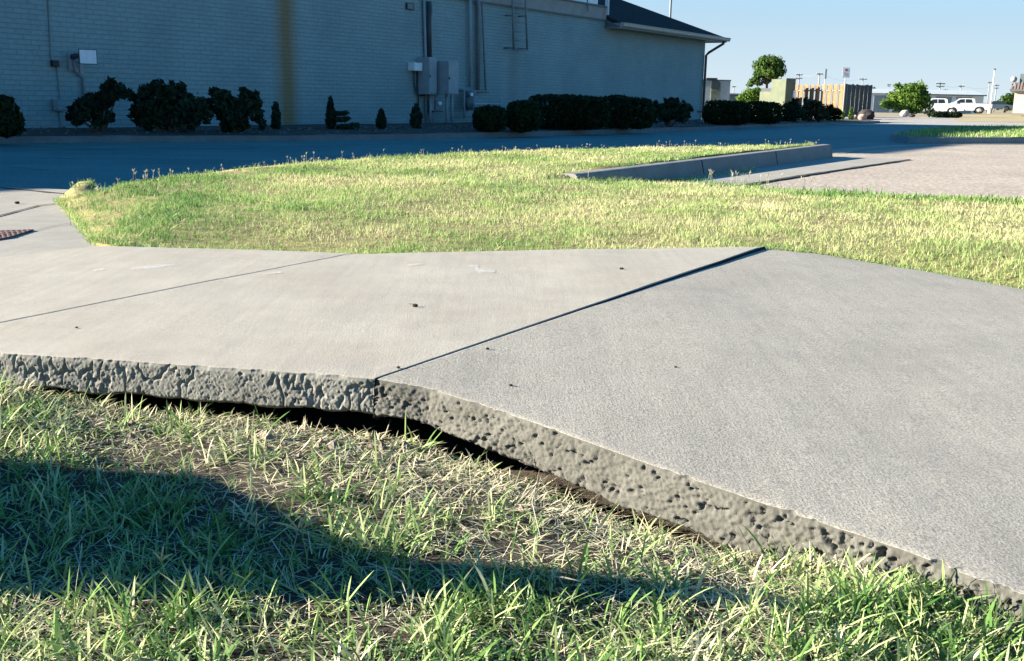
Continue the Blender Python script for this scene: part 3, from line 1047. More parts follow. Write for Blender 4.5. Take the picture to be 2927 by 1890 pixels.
# clods and grit on the washed out soil
cg = np.random.default_rng(91)
cm = 1500
q, ln = resample(nearB_line, 2000)
i = cg.integers(300, 1750, cm)
dd = np.abs(cg.normal(0.0, 0.14, cm)) + .004
cx_, cy_ = q[i, 0] - dd * .45 + cg.normal(0, .02, cm), q[i, 1] - dd
kk = inside(near_poly, cx_, cy_)
cx_, cy_ = cx_[kk], cy_[kk]
cz_ = fore_z(cx_, cy_)
oct_ = np.array([(1, 0, 0), (0, 1, 0), (-1, 0, 0), (0, -1, 0), (0, 0, 1), (0, 0, -1)], float)
ofa = np.array([(0, 1, 4), (1, 2, 4), (2, 3, 4), (3, 0, 4), (1, 0, 5), (2, 1, 5), (3, 2, 5), (0, 3, 5)])
n_ = len(cx_)
sz = cg.gamma(2.0, 0.0022, n_) + .0015
cv = oct_[None] * (1 + cg.normal(0, .25, (n_, 6, 3))) * sz[:, None, None]
a_ = cg.uniform(0, 6.28, n_)
cv = np.stack([cv[:, :, 0] * np.cos(a_)[:, None] - cv[:, :, 1] * np.sin(a_)[:, None], cv[:, :, 0] * np.sin(a_)[:, None] + cv[:, :, 1] * np.cos(a_)[:, None], cv[:, :, 2]], -1)
cv += np.stack([cx_, cy_, cz_ + sz * .4], 1)[:, None]
me = fast_mesh('soil_crumbs', cv.reshape(-1, 3), (np.arange(n_)[:, None, None] * 6 + ofa[None]).ravel(), np.arange(n_ * 8) * 3, False)
M['crumb'] = plain('soil_crumb', (0.19, 0.155, 0.12), 1.0, 0, 0.5, 30)
tag(link_mesh('soil_crumbs', me, M['crumb']), 'brown clods and grit on the washed out soil under the slab edge', 'soil', None, 'stuff')
# litter of brown and bleached scraps on the bare soil along the hollow
m = 11000
q, ln = resample(nearB_line, 2000)
i = rng.integers(250, 1750, m)
dd = np.abs(rng.normal(0.0, 0.17, m))
x, y = q[i, 0] - dd * 0.35 + rng.normal(0, .03, m), q[i, 1] - dd
kk = inside(near_poly, x, y) & (x > -1.6) & (x < 1.2)
x, y = x[kk], y[kk]
n = len(x)
sets.append(blades(np.stack([x, y, fore_z(x, y) + rng.uniform(0.0, 0.01, n)], 1), rng.uniform(0.008, 0.05, n), rng.uniform(0.0015, 0.0045, n), rng.uniform(0, 2 * np.pi, n), rng.normal(1.35, 0.25, n), rng.normal(0.2, 0.3, n), np.where(rng.random(n) < .7, rng.uniform(0.7, 1, n), rng.uniform(0, .12, n)), 2))
join_blades('grass', sets, M['grass_near'], 'coarse green and straw grass of the near lawn below the broken slab edge', 'grass')

# mid lawn: short mown turf
lp = lawn_poly
xr = (-4.5, 11)
def lawn_w(x, y):
    d = np.hypot(x, y)
    vis = (np.abs(x) < y * 0.56 + 0.6)
    side = (x > 0) & (x < y * 0.9 + 2.5)
    return np.clip((5.2 / d) ** 1.3, 0.12, 1) * np.where(vis, 1, np.where(side, 0.35, 0.04)) * (0.4 + 0.6 * smooth(-0.35, 0.15, fbm(xyz(x * 2.4, y * 2.4), 3, 93)))
sets = []
x, y = scatter(lp, lawn_w, 1500000, xr, (0.8, 17))
n = len(x)
r = (x - CA.x) * cn.x + (y - CA.y) * cn.y
ed = seg_dist([(p.x, p.y) for p in edge_walk[:5]], x, y)
strawy = fbm(xyz(x * 1.1, y * 0.9), 4, 60)
fine = fbm(xyz(x * 7, y * 7), 2, 66) - 1.2 * np.clip(fbm(xyz(x * 2.2, y * 2.2), 3, 80) - .3, 0, 1)
tint = np.clip(0.45 + 0.50 * strawy + 0.14 * fine + rng.normal(0, 0.10, n) - 0.22 * np.exp(-(ed / 0.5) ** 2) * smooth(0.9, -0.3, x) + 0.10 * smooth(6, 9, y) - 0.15 * smooth(-1.5, -2.4, x), 0, 1)
tuft = fbm(xyz(x * 5, y * 5), 3, 70)
h = np.clip(0.017 + 0.030 * tuft + rng.gamma(2, 0.006, n), 0.006, 0.085)
dist = np.hypot(x, y)
wd = rng.uniform(0.0024, 0.0046, n) * np.clip(dist / 5.5, 1, 2.6)
sets.append(blades(np.stack([x, y, lawn_z(x, y) - 0.004], 1), h, wd, rng.uniform(0, 2 * np.pi, n), np.abs(rng.normal(0.3, 0.3, n)), rng.uniform(0.1, 0.9, n), tint, 2))
# thatch
x, y = scatter(lp, lambda x, y: lawn_w(x, y) * 0.8, 260000, xr, (0.8, 16))
n = len(x)
sets.append(blades(np.stack([x, y, lawn_z(x, y) + rng.uniform(0.004, 0.025, n)], 1), rng.uniform(0.02, 0.07, n), rng.uniform(0.002, 0.0045, n), rng.uniform(0, 2 * np.pi, n), rng.normal(1.3, 0.25, n), rng.normal(0.1, 0.3, n), np.clip(rng.normal(0.85, 0.12, n), 0, 1), 2))
# ragged taller fringe against the walk
for line, w_, hh, cnt in ((edge_walk[:5], 0.05, 0.06, 5200), (edge_walk[4:], 0.06, 0.055, 6500), (edge_apron, 0.05, 0.05, 1500), ([(CA + cn * .22).to_tuple()[:2], (CA.lerp(CB, .5) + cn * .34).to_tuple()[:2]], 0.0, 0.09, 1300), ([(CA - cn * .22).to_tuple()[:2], (CB - cn * .20).to_tuple()[:2]], 0.05, 0.08, 3000)):
    q, ln = resample(line, 400)
    i = rng.integers(0, 400, cnt)
    x, y = q[i, 0] + rng.normal(0, 0.012, cnt), q[i, 1] + np.abs(rng.normal(0, w_, cnt)) - 0.022
    sets.append(blades(np.stack([x, y, lawn_z(x, y) - 0.01], 1), rng.uniform(0.02, hh, cnt), rng.uniform(0.0025, 0.005, cnt), rng.uniform(0, 2 * np.pi, cnt), np.abs(rng.normal(0.5, 0.4, cnt)), rng.uniform(0.2, 1.2, cnt), np.clip(rng.normal(0.42, 0.24, cnt), 0, 1), 3))
join_blades('grass', sets, M['grass_mid'], 'mown yellow green turf of the lawn between the walk and the drive', 'grass')

# turf of the far island
sets = []
x, y = scatter(isl, lambda x, y: np.where(x < 0.56 * y + 2, 1, 0.05), 60000, (min(p[0] for p in isl), 40), (min(p[1] for p in isl), max(p[1] for p in isl)))
n = len(x)
sets.append(blades(np.stack([x, y, 0.03 + 0 * x], 1), rng.uniform(0.06, 0.14, n), rng.uniform(0.012, 0.025, n), rng.uniform(0, 6.3, n), np.abs(rng.normal(0.3, 0.3, n)), rng.uniform(0.1, 0.9, n), np.clip(rng.normal(0.35, 0.2, n), 0, 1), 2))
join_blades('grass', sets, M['grass_mid'], 'green turf on the small kerbed island beyond the parking lot', 'grass')

# seed heads standing along the far rim of the lawn
M['seed'] = grass_mat('seed_heads', [(0.0, (0.25, 0.28, 0.15)), (0.5, (0.40, 0.38, 0.26)), (1.0, (0.56, 0.51, 0.38))], 0.3)
def seed_head_blades(pts, hs, finger, wst, g):
    out = []
    b = np.array([(p[0], p[1], p[2]) for p in pts])
    n = len(b)
    az = g.uniform(0, 6.28, n)
    ln = np.abs(g.normal(0.08, 0.1, n))
    out.append(blades(b, hs, np.full(n, wst), az, ln, np.zeros(n), g.uniform(0, 0.6, n), 2, False))
    top = b + np.stack([np.sin(ln) * np.cos(az) * hs, np.sin(ln) * np.sin(az) * hs, np.cos(ln) * hs], 1)
    for k in range(4):
        a2 = g.uniform(0, 6.28, n)
        out.append(blades(top, finger * g.uniform(0.7, 1.2, n), np.full(n, wst * 1.5), a2, g.uniform(0.2, 0.8, n), g.uniform(0.1, 0.5, n), g.uniform(0.4, 1, n), 2, False))
    return out
g = np.random.default_rng(5)
q, ln = resample([(p.x, p.y) for p in edge_road], 800)
i = np.clip((g.random(150) ** 0.9 * 790).astype(int), 4, 795)
px_ = q[i, 0] - g.uniform(0.0, 0.15, 150) * 0.3
py_ = q[i, 1] - g.uniform(0.02, 0.35, 150)
keep = (fbm(xyz(px_ * 1.7, py_ * 1.7), 2, 3) > -0.15) | (g.random(150) < 0.3)
px_, py_ = px_[keep], py_[keep]
hs = (0.025 + 0.07 * g.random(len(px_)) ** 2.4) * np.clip(1 + 0.3 * fbm(xyz(px_, py_), 2, 8), .6, 1.4)
sets = seed_head_blades(np.stack([px_, py_, lawn_z(px_, py_)], 1), hs, 0.026, 0.0034, g)
# a few more by the kerb's buried end
for (a, b, c) in ((2025, 515, 0.09), (2085, 520, 0.10), (2128, 522, 0.10), (2200, 530, 0.1), (1650, 512, 0.08), (2300, 532, 0.08), (1240, 520, 0.05)):
    p0 = PS(a, b, lawn_z)
    sets += seed_head_blades([(p0.x + g.normal(0, .06), p0.y + g.normal(0, .05), p0.z) for _ in range(5)], np.full(5, c) * g.uniform(.6, 1.1, 5), 0.04, 0.004, g)
join_blades('seed_grass', sets, M['seed'], 'pale seed heads standing along the rim of the lawn', 'seed grass')

# weed tufts at the lawn's lot edge
sets = []
for (a, b, c) in ((2330, 560, 1), (2090, 535, .8), (1850, 515, .7), (1960, 522, .6), (2450, 560, .8), (2600, 568, .6), (2750, 572, .7), (2860, 578, .7)):
    p0 = PS(a, b, lawn_z)
    m = int(420 * c)
    x = p0.x + g.normal(0, .30 * c, m)
    y = p0.y + g.normal(0, .14, m)
    sets.append(blades(np.stack([x, y, lawn_z(x, y) - .005], 1), g.uniform(.03, .12, m) * c, g.uniform(.004, .009, m), g.uniform(0, 6.28, m), np.abs(g.normal(.5, .3, m)), g.uniform(.1, .9, m), np.clip(g.normal(.12, .12, m), 0, 1), 3))
join_blades('weeds', sets, M['grass_mid'], 'dark green weed tufts where the lawn meets the parking lot', 'weeds')

# ---- bermuda seed stalks standing out of the near lawn, each a thing
M['stalk'] = plain('green_stalk', (0.22, 0.25, 0.09), 0.7, 0, 0.2, 60)
M['stalk_head'] = plain('straw_seed', (0.35, 0.32, 0.18), 0.8, 0, 0.25, 200)
def seed_stalk(px0, py0, px1, py1, fingers, label):
    base = PS(px0, py0, fore_z)
    top = PD(px1, py1, base.y + 0.01)
    t = thing('seed_stalk', label, 'grass stalk', base, 0, 'seed stalks in the near lawn')
    rel = top - base
    mb = MB()
    mid = rel * 0.5 + Vector((0.003, 0.002, 0.002))
    mb.tube([(0, 0, -0.01), mid, rel], [0.0013, 0.0011, 0.0008], 6)
    mb.build('stem', M['stalk'], t, True)
    mb = MB()
    for (dx, dy, dz) in fingers:
        e = rel + Vector((dx, dy, dz))
        c = rel.lerp(e, 0.5) + Vector((0, 0, 0.003))
        mb.tube([rel, rel.lerp(e, .25) + Vector((0, 0, .002)), c, e], [0.0008, 0.0019, 0.0021, 0.0009], 6)
    mb.build('seed_head', M['stalk_head'], t, True)
seed_stalk(806, 1665, 852, 1514, [(-.046, 0, .014), (-.036, .01, .034), (.006, .01, .02)], 'tall seed stalk with long fingers reaching left, in the shaded near lawn')
seed_stalk(880, 1660, 861, 1514, [(.036, 0, .028), (.012, .015, .040), (.004, -.01, .018), (.03, -.01, .02)], 'tall seed stalk with fingers reaching right, beside the shaded twig of the near lawn')
seed_stalk(474, 1715, 461, 1604, [(-.014, 0, .018), (.004, .005, .028), (.021, 0, .014)], 'short three fingered seed stalk alone in the shade band')
seed_stalk(565, 1700, 545, 1655, [(0, 0, .026), (-.008, .003, .010)], 'stubby seed stalk with one upright finger in the shade')
seed_stalk(640, 1695, 628, 1655, [(.008, 0, .026), (-.008, .003, .014), (.012, 0, .016)], 'low seed stalk with a narrow fork at the rim of the shade')
seed_stalk(722, 1580, 731, 1508, [(-.026, 0, .018), (.002, .006, .03), (.024, 0, .022)], 'distant seed stalk with spread fingers wholly in shade')

M['twig'] = plain('dry_twig', (0.34, 0.29, 0.23), 0.9, 0, 0.25, 80)
def twig(name, pxs, lifts, r, label, cat, mat='twig', branches=()):
    pts = [PS(a, b, fore_z) + Vector((0, 0, l)) for (a, b), l in zip(pxs, lifts)]
    base = pts[0].copy()
    mb = MB()
    mb.tube([p - base for p in pts], [r] * (len(pts) - 1) + [r * .5], 6)
    for br in branches:
        bp = [PS(a, b, fore_z) + Vector((0, 0, l)) for a, b, l in br]
        mb.tube([p - base for p in bp], r * .7, 5)
    o = mb.build(name, M[mat], None, True)
    o.location = base
    return tag(o, label, cat)
twig('twig', [(215, 1608), (232, 1660), (250, 1718), (290, 1712), (325, 1690)], [.03, .025, .02, .022, .03], .0016, 'bent dry twig lying in the shade band of the near lawn', 'twig', 'twig',
     [[(215, 1608, .03), (250, 1575, .035), (318, 1560, .04)], [(268, 1712, .022), (272, 1690, .03)], [(250, 1690, .02), (300, 1695, .03), (322, 1698, .03)]])
twig('straw', [(1048, 1650), (1090, 1680), (1150, 1722), (1165, 1752)], [.03, .04, .04, .03], .0016, 'pale straw lying across the turf below the slab joint', 'straw', 'twig', [[(1090, 1680, .04), (1180, 1702, .05)]])
twig('straw', [(1545, 1565), (1520, 1500), (1548, 1380)], [.02, .05, .07], .0013, 'thin bleached straw leaning on the hollow beneath the grey slab', 'straw')
twig('straw', [(1455, 1490), (1530, 1445), (1590, 1400)], [.02, .05, .07], .0014, 'bleached straw pointing up right at the rim of the hollow', 'straw')
twig('straw', [(1565, 1690), (1610, 1725), (1670, 1740)], [.03, .05, .05], .0018, 'cream straw crossing a green stem in the turf near the photo centre bottom', 'straw')

# little things lying on the slabs
M['debris'] = plain('dark_debris', (0.03, 0.026, 0.024), 0.9, 0, 0.3, 200)
def pebble(name, px, py, zf, size, label, cat, mat='debris', wing=False):
    p = PS(px, py, zf)
    b = bmesh.new()
    bmesh.ops.create_icosphere(b, subdivisions=2, radius=1)
    vs = np.array([v.co for v in b.verts])
    k = 1 + 0.35 * fbm(vs * 1.7 + px, 3, int(px))
    vs = vs * k[:, None] * np.array([size, size * .7, size * .55])
    mb = MB()
    mb.add([(v[0], v[1], v[2] + size * .5) for v in vs], [[v.index for v in f.verts] for f in b.faces])
    b.free()
    if wing:
        mb.add([(-size * 2, 0, size * .8), (-size * .3, size * .3, size), (-size * .3, -size * .3, size * .9), (-size * 1.8, -.1 * size, size * 1.1)], [(0, 1, 2), (0, 2, 3)])
    o = mb.build(name, M[mat], None, True)
    o.location = p
    return tag(o, label, cat, 'crumbs on the slabs')
pebble('crumb', 1187, 877, flat0, .011, 'black crumb with a flap in the middle of the pale slab', 'crumb', wing=True)
pebble('crumb', 1776, 771, flat0, .010, 'small black crumb near the far rim of the pale slab', 'crumb')
pebble('crumb', 1393, 999, zC, .006, 'dark chip on the grey slab just right of the joint', 'crumb')
pebble('crumb', 1460, 1104, zC, .006, 'dark chip near the broken front edge of the grey slab', 'crumb')
pebble('crumb', 1931, 1051, zC, .005, 'dark chip in the middle of the grey slab', 'crumb')
pebble('crumb', 1139, 1053, zC, .006, 'dark chip at the near end of the slab joint', 'crumb')
pebble('crumb', 49, 583, zA, .02, 'dark lump on the concrete apron beside the road', 'crumb')
pebble('crumb', 219, 938, flat0, .005, 'tiny crumb low on the left pale slab', 'crumb')

# tactile plate on the ramp
M['tactile'] = plain('brick_red_plate', (0.15, 0.092, 0.082), 0.8, 0, 0.15, 40)
c4 = [PS(a, b, zA) for a, b in ((97, 660), (28, 682), (-190, 722), (-130, 668))]
cen = sum(c4, Vector()) / 4
tp = thing('tactile_plate', 'brick red tactile paving plate on the ramp at the left edge', 'tactile paving', cen)
mb = MB()
mb.prism([p - cen + Vector((0, 0, .002)) for p in c4], (0, 0, .008))
for i in range(14):
    for j in range(5):
        u, v = (i + .5) / 14, (j + .5) / 5
        p = c4[0].lerp(c4[3], u).lerp(c4[1].lerp(c4[2], u), v) - cen
        mb.lathe([(.014, .009), (.012, .012), (.006, .0135)], 8, 'z', (p.x, p.y, p.z))
mb.build('plate', M['tactile'], tp)

# unseen green box added left of the frame to shade the near lawn
M['caster_green'] = plain('shade_caster_green', (0.05, 0.12, 0.07), 0.5, 0, 0.15, 8)
k_ = 1.0 / math.tan(SUN_EL)
HT = 0.92
xr_c = 0.0 - (HT + .1) * k_
pt = thing('shade_caster', 'unseen green sloping topped box added left of the walk to shade the near lawn', 'utility box', (xr_c, 1.83, -.12))
mb = MB()
mb.prism([(-.42, -.25, 0), (-.42, .42, 0), (-.42, .40, HT - .26 + .12), (-.42, -.05, HT + .03), (-.42, -.24, HT + .34)], (.42, 0, 0))
mb.build('body', M['caster_green'], pt)
mb = MB()
mb.box(.003, .018, -.19, .35, .12, HT - .2, .006)
mb.build('door', M['caster_green'], pt)
mb = MB()
mb.box(.02, .045, .27, .30, .42, .55, .004)
mb.build('handle', plain('shade_caster_dark', (.03, .03, .03), .5), pt)  # part of the added shade caster

# ================================================================== the building
def brick_material():
    m, nt, b = new_mat('painted_brick')
    tc = nt.nodes.new('ShaderNodeTexCoord')
    sp = nt.nodes.new('ShaderNodeSeparateXYZ')
    nt.links.new(tc.outputs['Object'], sp.inputs[0])
    cb = nt.nodes.new('ShaderNodeCombineXYZ')
    nt.links.new(sp.outputs['X'], cb.inputs['X'])
    nt.links.new(sp.outputs['Z'], cb.inputs['Y'])
    br = nt.nodes.new('ShaderNodeTexBrick')
    nt.links.new(cb.outputs[0], br.inputs['Vector'])
    br.inputs['Scale'].default_value = 1.0
    br.inputs['Brick Width'].default_value = 0.30
    br.inputs['Row Height'].default_value = 0.092
    br.inputs['Mortar Size'].default_value = 0.010
    br.inputs['Mortar Smooth'].default_value = 0.3
    br.inputs['Color1'].default_value = (0.255, 0.355, 0.36, 1)
    br.inputs['Color2'].default_value = (0.238, 0.336, 0.34, 1)
    br.inputs['Mortar'].default_value = (0.215, 0.305, 0.31, 1)
    n1 = noisetex(nt, 0.7, 6, 0.65, tc.outputs['Object'])
    n2 = noisetex(nt, 14, 4, 0.7, tc.outputs['Object'])
    c = mixc(nt, 0.45, br.outputs['Color'], ramp(nt, n1.outputs[0], [(0.3, (0.62, 0.64, 0.64)), (0.7, (1.12, 1.1, 1.08))]), 'MULTIPLY')
    c = mixc(nt, 0.4, c, ramp(nt, n2.outputs[0], [(0.3, (0.7, 0.7, 0.7)), (0.7, (1.15, 1.15, 1.15))]), 'MULTIPLY')
    # soft sided brown band at one place on the wall
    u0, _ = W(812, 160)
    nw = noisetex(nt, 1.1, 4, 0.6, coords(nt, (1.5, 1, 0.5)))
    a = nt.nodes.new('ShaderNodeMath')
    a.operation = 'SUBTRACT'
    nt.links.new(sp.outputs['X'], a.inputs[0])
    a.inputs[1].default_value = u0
    # noise makes the band waver
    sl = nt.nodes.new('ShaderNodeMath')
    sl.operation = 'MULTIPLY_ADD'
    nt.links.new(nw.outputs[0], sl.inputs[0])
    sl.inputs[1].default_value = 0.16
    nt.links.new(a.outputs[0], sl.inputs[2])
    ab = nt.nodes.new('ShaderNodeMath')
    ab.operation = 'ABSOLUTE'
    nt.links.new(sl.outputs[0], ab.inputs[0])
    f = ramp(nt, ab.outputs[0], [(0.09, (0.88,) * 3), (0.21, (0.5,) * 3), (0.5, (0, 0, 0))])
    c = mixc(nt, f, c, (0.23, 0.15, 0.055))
    # dirt washed down below the ladder
    u1, _ = W(1468, 160)
    a2 = nt.nodes.new('ShaderNodeMath')
    a2.operation = 'SUBTRACT'
    nt.links.new(sp.outputs['X'], a2.inputs[0])
    a2.inputs[1].default_value = u1
    ab2 = nt.nodes.new('ShaderNodeMath')
    ab2.operation = 'ABSOLUTE'
    nt.links.new(a2.outputs[0], ab2.inputs[0])
    f2 = ramp(nt, ab2.outputs[0], [(0.05, (0.3,) * 3), (0.45, (0, 0, 0))])
    c = mixc(nt, f2, c, (0.15, 0.13, 0.10))
    nt.links.new(c, b.inputs['Base Color'])
    b.inputs['Roughness'].default_value = 0.75
    iv = nt.nodes.new('ShaderNodeMath')
    iv.operation = 'SUBTRACT'
    iv.inputs[0].default_value = 1.0
    nt.links.new(br.outputs['Fac'], iv.inputs[1])
    n_a = bump(nt, b, iv.outputs[0], 0.8, 0.015)
    bump(nt, b, n2.outputs[0], 0.25, 0.02, n_a)
    return m

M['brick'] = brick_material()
M['fascia'] = plain('fascia_paint', (0.24, 0.235, 0.215), 0.6, 0, 0.12, 3)
M['gutter'] = plain('gutter_paint', (0.42, 0.39, 0.34), 0.5, 0, 0.1, 3)
M['trim'] = plain('white_trim', (0.62, 0.62, 0.62), 0.6, 0, 0.12, 6)
M['siding'] = plain('dark_siding', (0.10, 0.13, 0.14), 0.6, 0, 0.15, 5)
M['steel'] = plain('grey_paint_steel', (0.16, 0.19, 0.205), 0.5, 0, 0.1, 7)
M['cabinet'] = plain('cabinet_grey', (0.26, 0.31, 0.33), 0.5, 0, 0.1, 5)
M['dark_metal'] = plain('dark_metal', (0.05, 0.055, 0.06), 0.5, 0, 0.2, 9)
M['white_plastic'] = plain('white_plastic', (0.72, 0.76, 0.78), 0.4, 0, 0.06, 12)
M['dark_plastic'] = plain('dark_plastic', (0.03, 0.03, 0.033), 0.5, 0, 0.2, 12)

def shingle_material():
    m, nt, b = new_mat('dark_shingles')
    tc = nt.nodes.new('ShaderNodeTexCoord')
    sp = nt.nodes.new('ShaderNodeSeparateXYZ')
    nt.links.new(tc.outputs['Object'], sp.inputs[0])
    cb = nt.nodes.new('ShaderNodeCombineXYZ')
    nt.links.new(sp.outputs['X'], cb.inputs['X'])
    nt.links.new(sp.outputs['Y'], cb.inputs['Y'])
    br = nt.nodes.new('ShaderNodeTexBrick')
    nt.links.new(cb.outputs[0], br.inputs['Vector'])
    br.inputs['Scale'].default_value = 1
    br.inputs['Brick Width'].default_value = 0.3
    br.inputs['Row Height'].default_value = 0.14
    br.inputs['Mortar Size'].default_value = 0.008
    br.inputs['Color1'].default_value = (0.036, 0.036, 0.038, 1)
    br.inputs['Color2'].default_value = (0.024, 0.024, 0.027, 1)
    br.inputs['Mortar'].default_value = (0.010, 0.010, 0.011, 1)
    n = noisetex(nt, 60, 3, 0.7, tc.outputs['Object'])
    c = mixc(nt, 0.5, br.outputs['Color'], ramp(nt, n.outputs[0], [(0.3, (0.6,) * 3), (0.7, (1.3,) * 3)]), 'MULTIPLY')
    nt.links.new(c, b.inputs['Base Color'])
    b.inputs['Roughness'].default_value = 0.95
    b.inputs['Specular IOR Level'].default_value = 0.1
    bump(nt, b, n.outputs[0], 0.4, 0.01)
    return m
M['shingle'] = shingle_material()

bl = thing('brick_building', 'long painted brick building with a brown band and dark hip roof at one end', 'building', CORNER, WROT)
UEND = 8.6                                       # end block with the hip roof
H1, H2 = 3.5, 3.93
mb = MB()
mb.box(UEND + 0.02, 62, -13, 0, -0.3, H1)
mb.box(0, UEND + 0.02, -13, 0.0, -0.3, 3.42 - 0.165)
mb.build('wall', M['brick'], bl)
mb = MB()
mb.box(UEND + 0.04, 62, -12.9, 0.05, H1 + 0.01, H2)
mb.build('fascia', M['fascia'], bl)
mb = MB()
mb.box(UEND + 0.04, 62.03, -12.95, 0.10, H2 + 0.003, H2 + 0.05)
mb.box(UEND + 0.04, 62, 0.052, 0.075, H1 - 0.02, H1 + 0.03)
mb.build('coping', M['siding'], bl)
# unseen blocks added on the roof to shade the island and the drive
mb = MB()
mb.box(UEND + .6, 34.4, -12.5, -4, H2 - .3, 7.0)
mb.box(1.8, UEND + .55, -12.5, -8, 3.3, 8.6)
mb.build('shade_blocks', M['fascia'], bl)
# hip roof block
ez = 3.42
ov, sl = 0.75, 0.42
ox0, ox1, oy0, oy1 = -ov, UEND, 0.62, -13.9
ry = (oy0 + oy1) / 2
half = (oy0 - oy1) / 2
rz = ez + half * sl
mb = MB()
A, B_, C_, D_ = (ox0, oy0, ez), (ox1, oy0, ez), (ox1, oy1, ez), (ox0, oy1, ez)
Rg0, Rg1 = (ox0 + half, ry, rz), (ox1, ry, rz)
mb.add([A, B_, C_, D_, Rg0, Rg1], [(0, 1, 5, 4), (1, 2, 5), (2, 3, 4, 5), (3, 0, 4), (3, 2, 1, 0)])
mb.build('roof', M['shingle'], bl)
mb = MB()
mb.prism([(ox1 + .002, oy0, ez - .15), (ox1 + .002, ry, rz + .02), (ox1 + .002, oy1, ez - .15)], (0.03, 0, 0))
mb.build('gable_wall', M['siding'], bl)
# eave: soffit, fascia board and gutter with its short return
mb = MB()
mb.box(ox0 + .02, ox1 - .02, 0.01, oy0 - .02, ez - 0.16, ez - 0.13)
mb.box(ox0 + .02, -0.01, -13, 0.01, ez - 0.16, ez - 0.13)
mb.build('soffit', M['gutter'], bl)
mb = MB()
mb.box(ox0, ox1, oy0 - .03, oy0, ez - 0.19, ez - 0.01)
mb.box(ox0 - .03, ox0, oy1, oy0, ez - 0.19, ez - 0.01)
mb.box(ox1 - .001, ox1 + .03, .06, oy0, ez - 0.19, ez - 0.01)
mb.build('fascia', M['fascia'], bl)
mb = MB()
prof = [(0.004, -0.14), (0.09, -0.14), (0.12, -0.10), (0.13, -0.03), (0.15, -0.02), (0.15, 0.0), (0.004, 0.0)]
mb.prism([(ox0 - .13, oy0 + a, ez + .0 + c) for a, c in prof], (ox1 - ox0 + 0.13, 0, 0))
mb.prism([(ox0 - .034 - a, oy0, ez + c) for a, c in prof], (0, oy1 - oy0, 0))
mb.build('gutter', M['gutter'], bl)
# white gable end trim
mb = MB()
mb.box(ox1 + .034, ox1 + .10, .02, .15, H2 - .25, ez + 1.9)
mb.build('corner_trim', M['trim'], bl)
mb = MB()
u_a, z_a = W(1590, 22)
mb.prism([(u_a, -.3, H2 + .056), (ox1 + .06, -.3, H2 + .056), (ox1 + .06, -.3, H2 + .34)], (0, -.05, 0))
mb.build('flashing', M['white_plastic'], bl)
mb = MB()
us, _ = W(1672, 35)
mb.tube([(us - .1, .0, H2 + .30), (us + .06, .16, H1 + .2)], .025, 8)
mb.build('roof_brace', M['steel'], bl)
mb = MB()
us, _ = W(1517, 8)
mb.lathe([(.26, H2 + .05), (.2, H2 + .2), (.06, H2 + .5), (.02, H2 + .55)], 14, 'z', (us, -.6, 0))
mb.build('roof_vent', M['trim'], bl, True)
# downspout at the far corner
mb = MB()
mb.tube([(-.40, oy0 + .05, ez - .14), (-.40, oy0 + .03, ez - .24), (-.05, .16, ez - .62), (.03, .08, ez - .74), (.03, .08, .1), (.03, .2, .03)], .055, 8)
mb.build('downspout', M['dark_metal'], bl, True)
# a tall mast behind the roof
def pole(name, px, pyt, pyb, dist, r, label, cat, mat, group=None, lean_px=0):
    top = PD(px + lean_px, pyt, dist)
    bot = PD(px, pyb, dist)
    z0 = -0.3
    t = thing(name, label, cat, (bot.x, dist, z0), 0, group)
    return t, top.z - z0, bot
M['mast'] = plain('mast_steel', (0.16, 0.17, 0.18), 0.5, 0, 0.1, 2)
t, hh, bt = pole('flag_mast', 1903, -260, 300, 64, .06, 'thin steel mast rising behind the dark hip roof', 'mast', 'mast')
mb = MB()
mb.tube([(0, 0, 0), (0, 0, hh)], [.09, .055], 10)
mb.build('shaft', M['mast'], t, True)
mb = MB()
mb.lathe([(.02, hh - .05), (.09, hh + .05), (.02, hh + .15)], 10)
mb.build('finial', M['mast'], t, True)

# ---- things fixed to the wall; a root on the wall, parts given by photograph rectangles
def wall_thing(name, label, cat, px, py, group=None):
    u, z = W(px, py)
    t = thing(name, label, cat, wpt(u, 0, z), WROT, group)
    t['u0'] = u
    t['z0'] = z
    return t, u, z

def rect(root, px0, py0, px1, py1, y0, y1, mb, bev=0.0):
    ym = (y0 + y1) / 2 * 0 + y1
    u0, z0 = W(px0, py1, ym)
    u1, z1 = W(px1, py0, ym)
    mb.box(u1 - root[1], u0 - root[1], y0, y1, z0 - root[2], z1 - root[2], bev)
    return mb

def wpts(root, pxs, off):
    out = []
    for a, b in pxs:
        u, z = W(a, b, off)
        out.append((u - root[1], off, z - root[2]))
    return out

# telephone wire, small box and bracket, left
r = wall_thing('wire_box', 'small black junction box with a wire running up and down the brick wall', 'junction box', 161, 182)
mb = MB(); rect(r, 152, 173, 170, 190, .002, .10, mb, .01).build('box', M['dark_plastic'], r[0])
mb = MB(); mb.tube(wpts(r, [(136, -30), (145, 165), (149, 173), (156, 178)], .02), .012, 6); mb.tube(wpts(r, [(162, 190), (171, 284)], .02), .01, 6); mb.tube(wpts(r, [(168, 318), (174, 360)], .02), .012, 6)
mb.build('wire', M['steel'], r[0])
r = wall_thing('hose_bracket', 'dark angle bracket low on the brick wall beside a clipped bush', 'bracket', 160, 300)
mb = MB(); rect(r, 154, 284, 163, 316, .002, .07, mb); rect(r, 163.3, 312, 190, 317, .002, .09, mb)
mb.build('bracket', M['steel'], r[0])

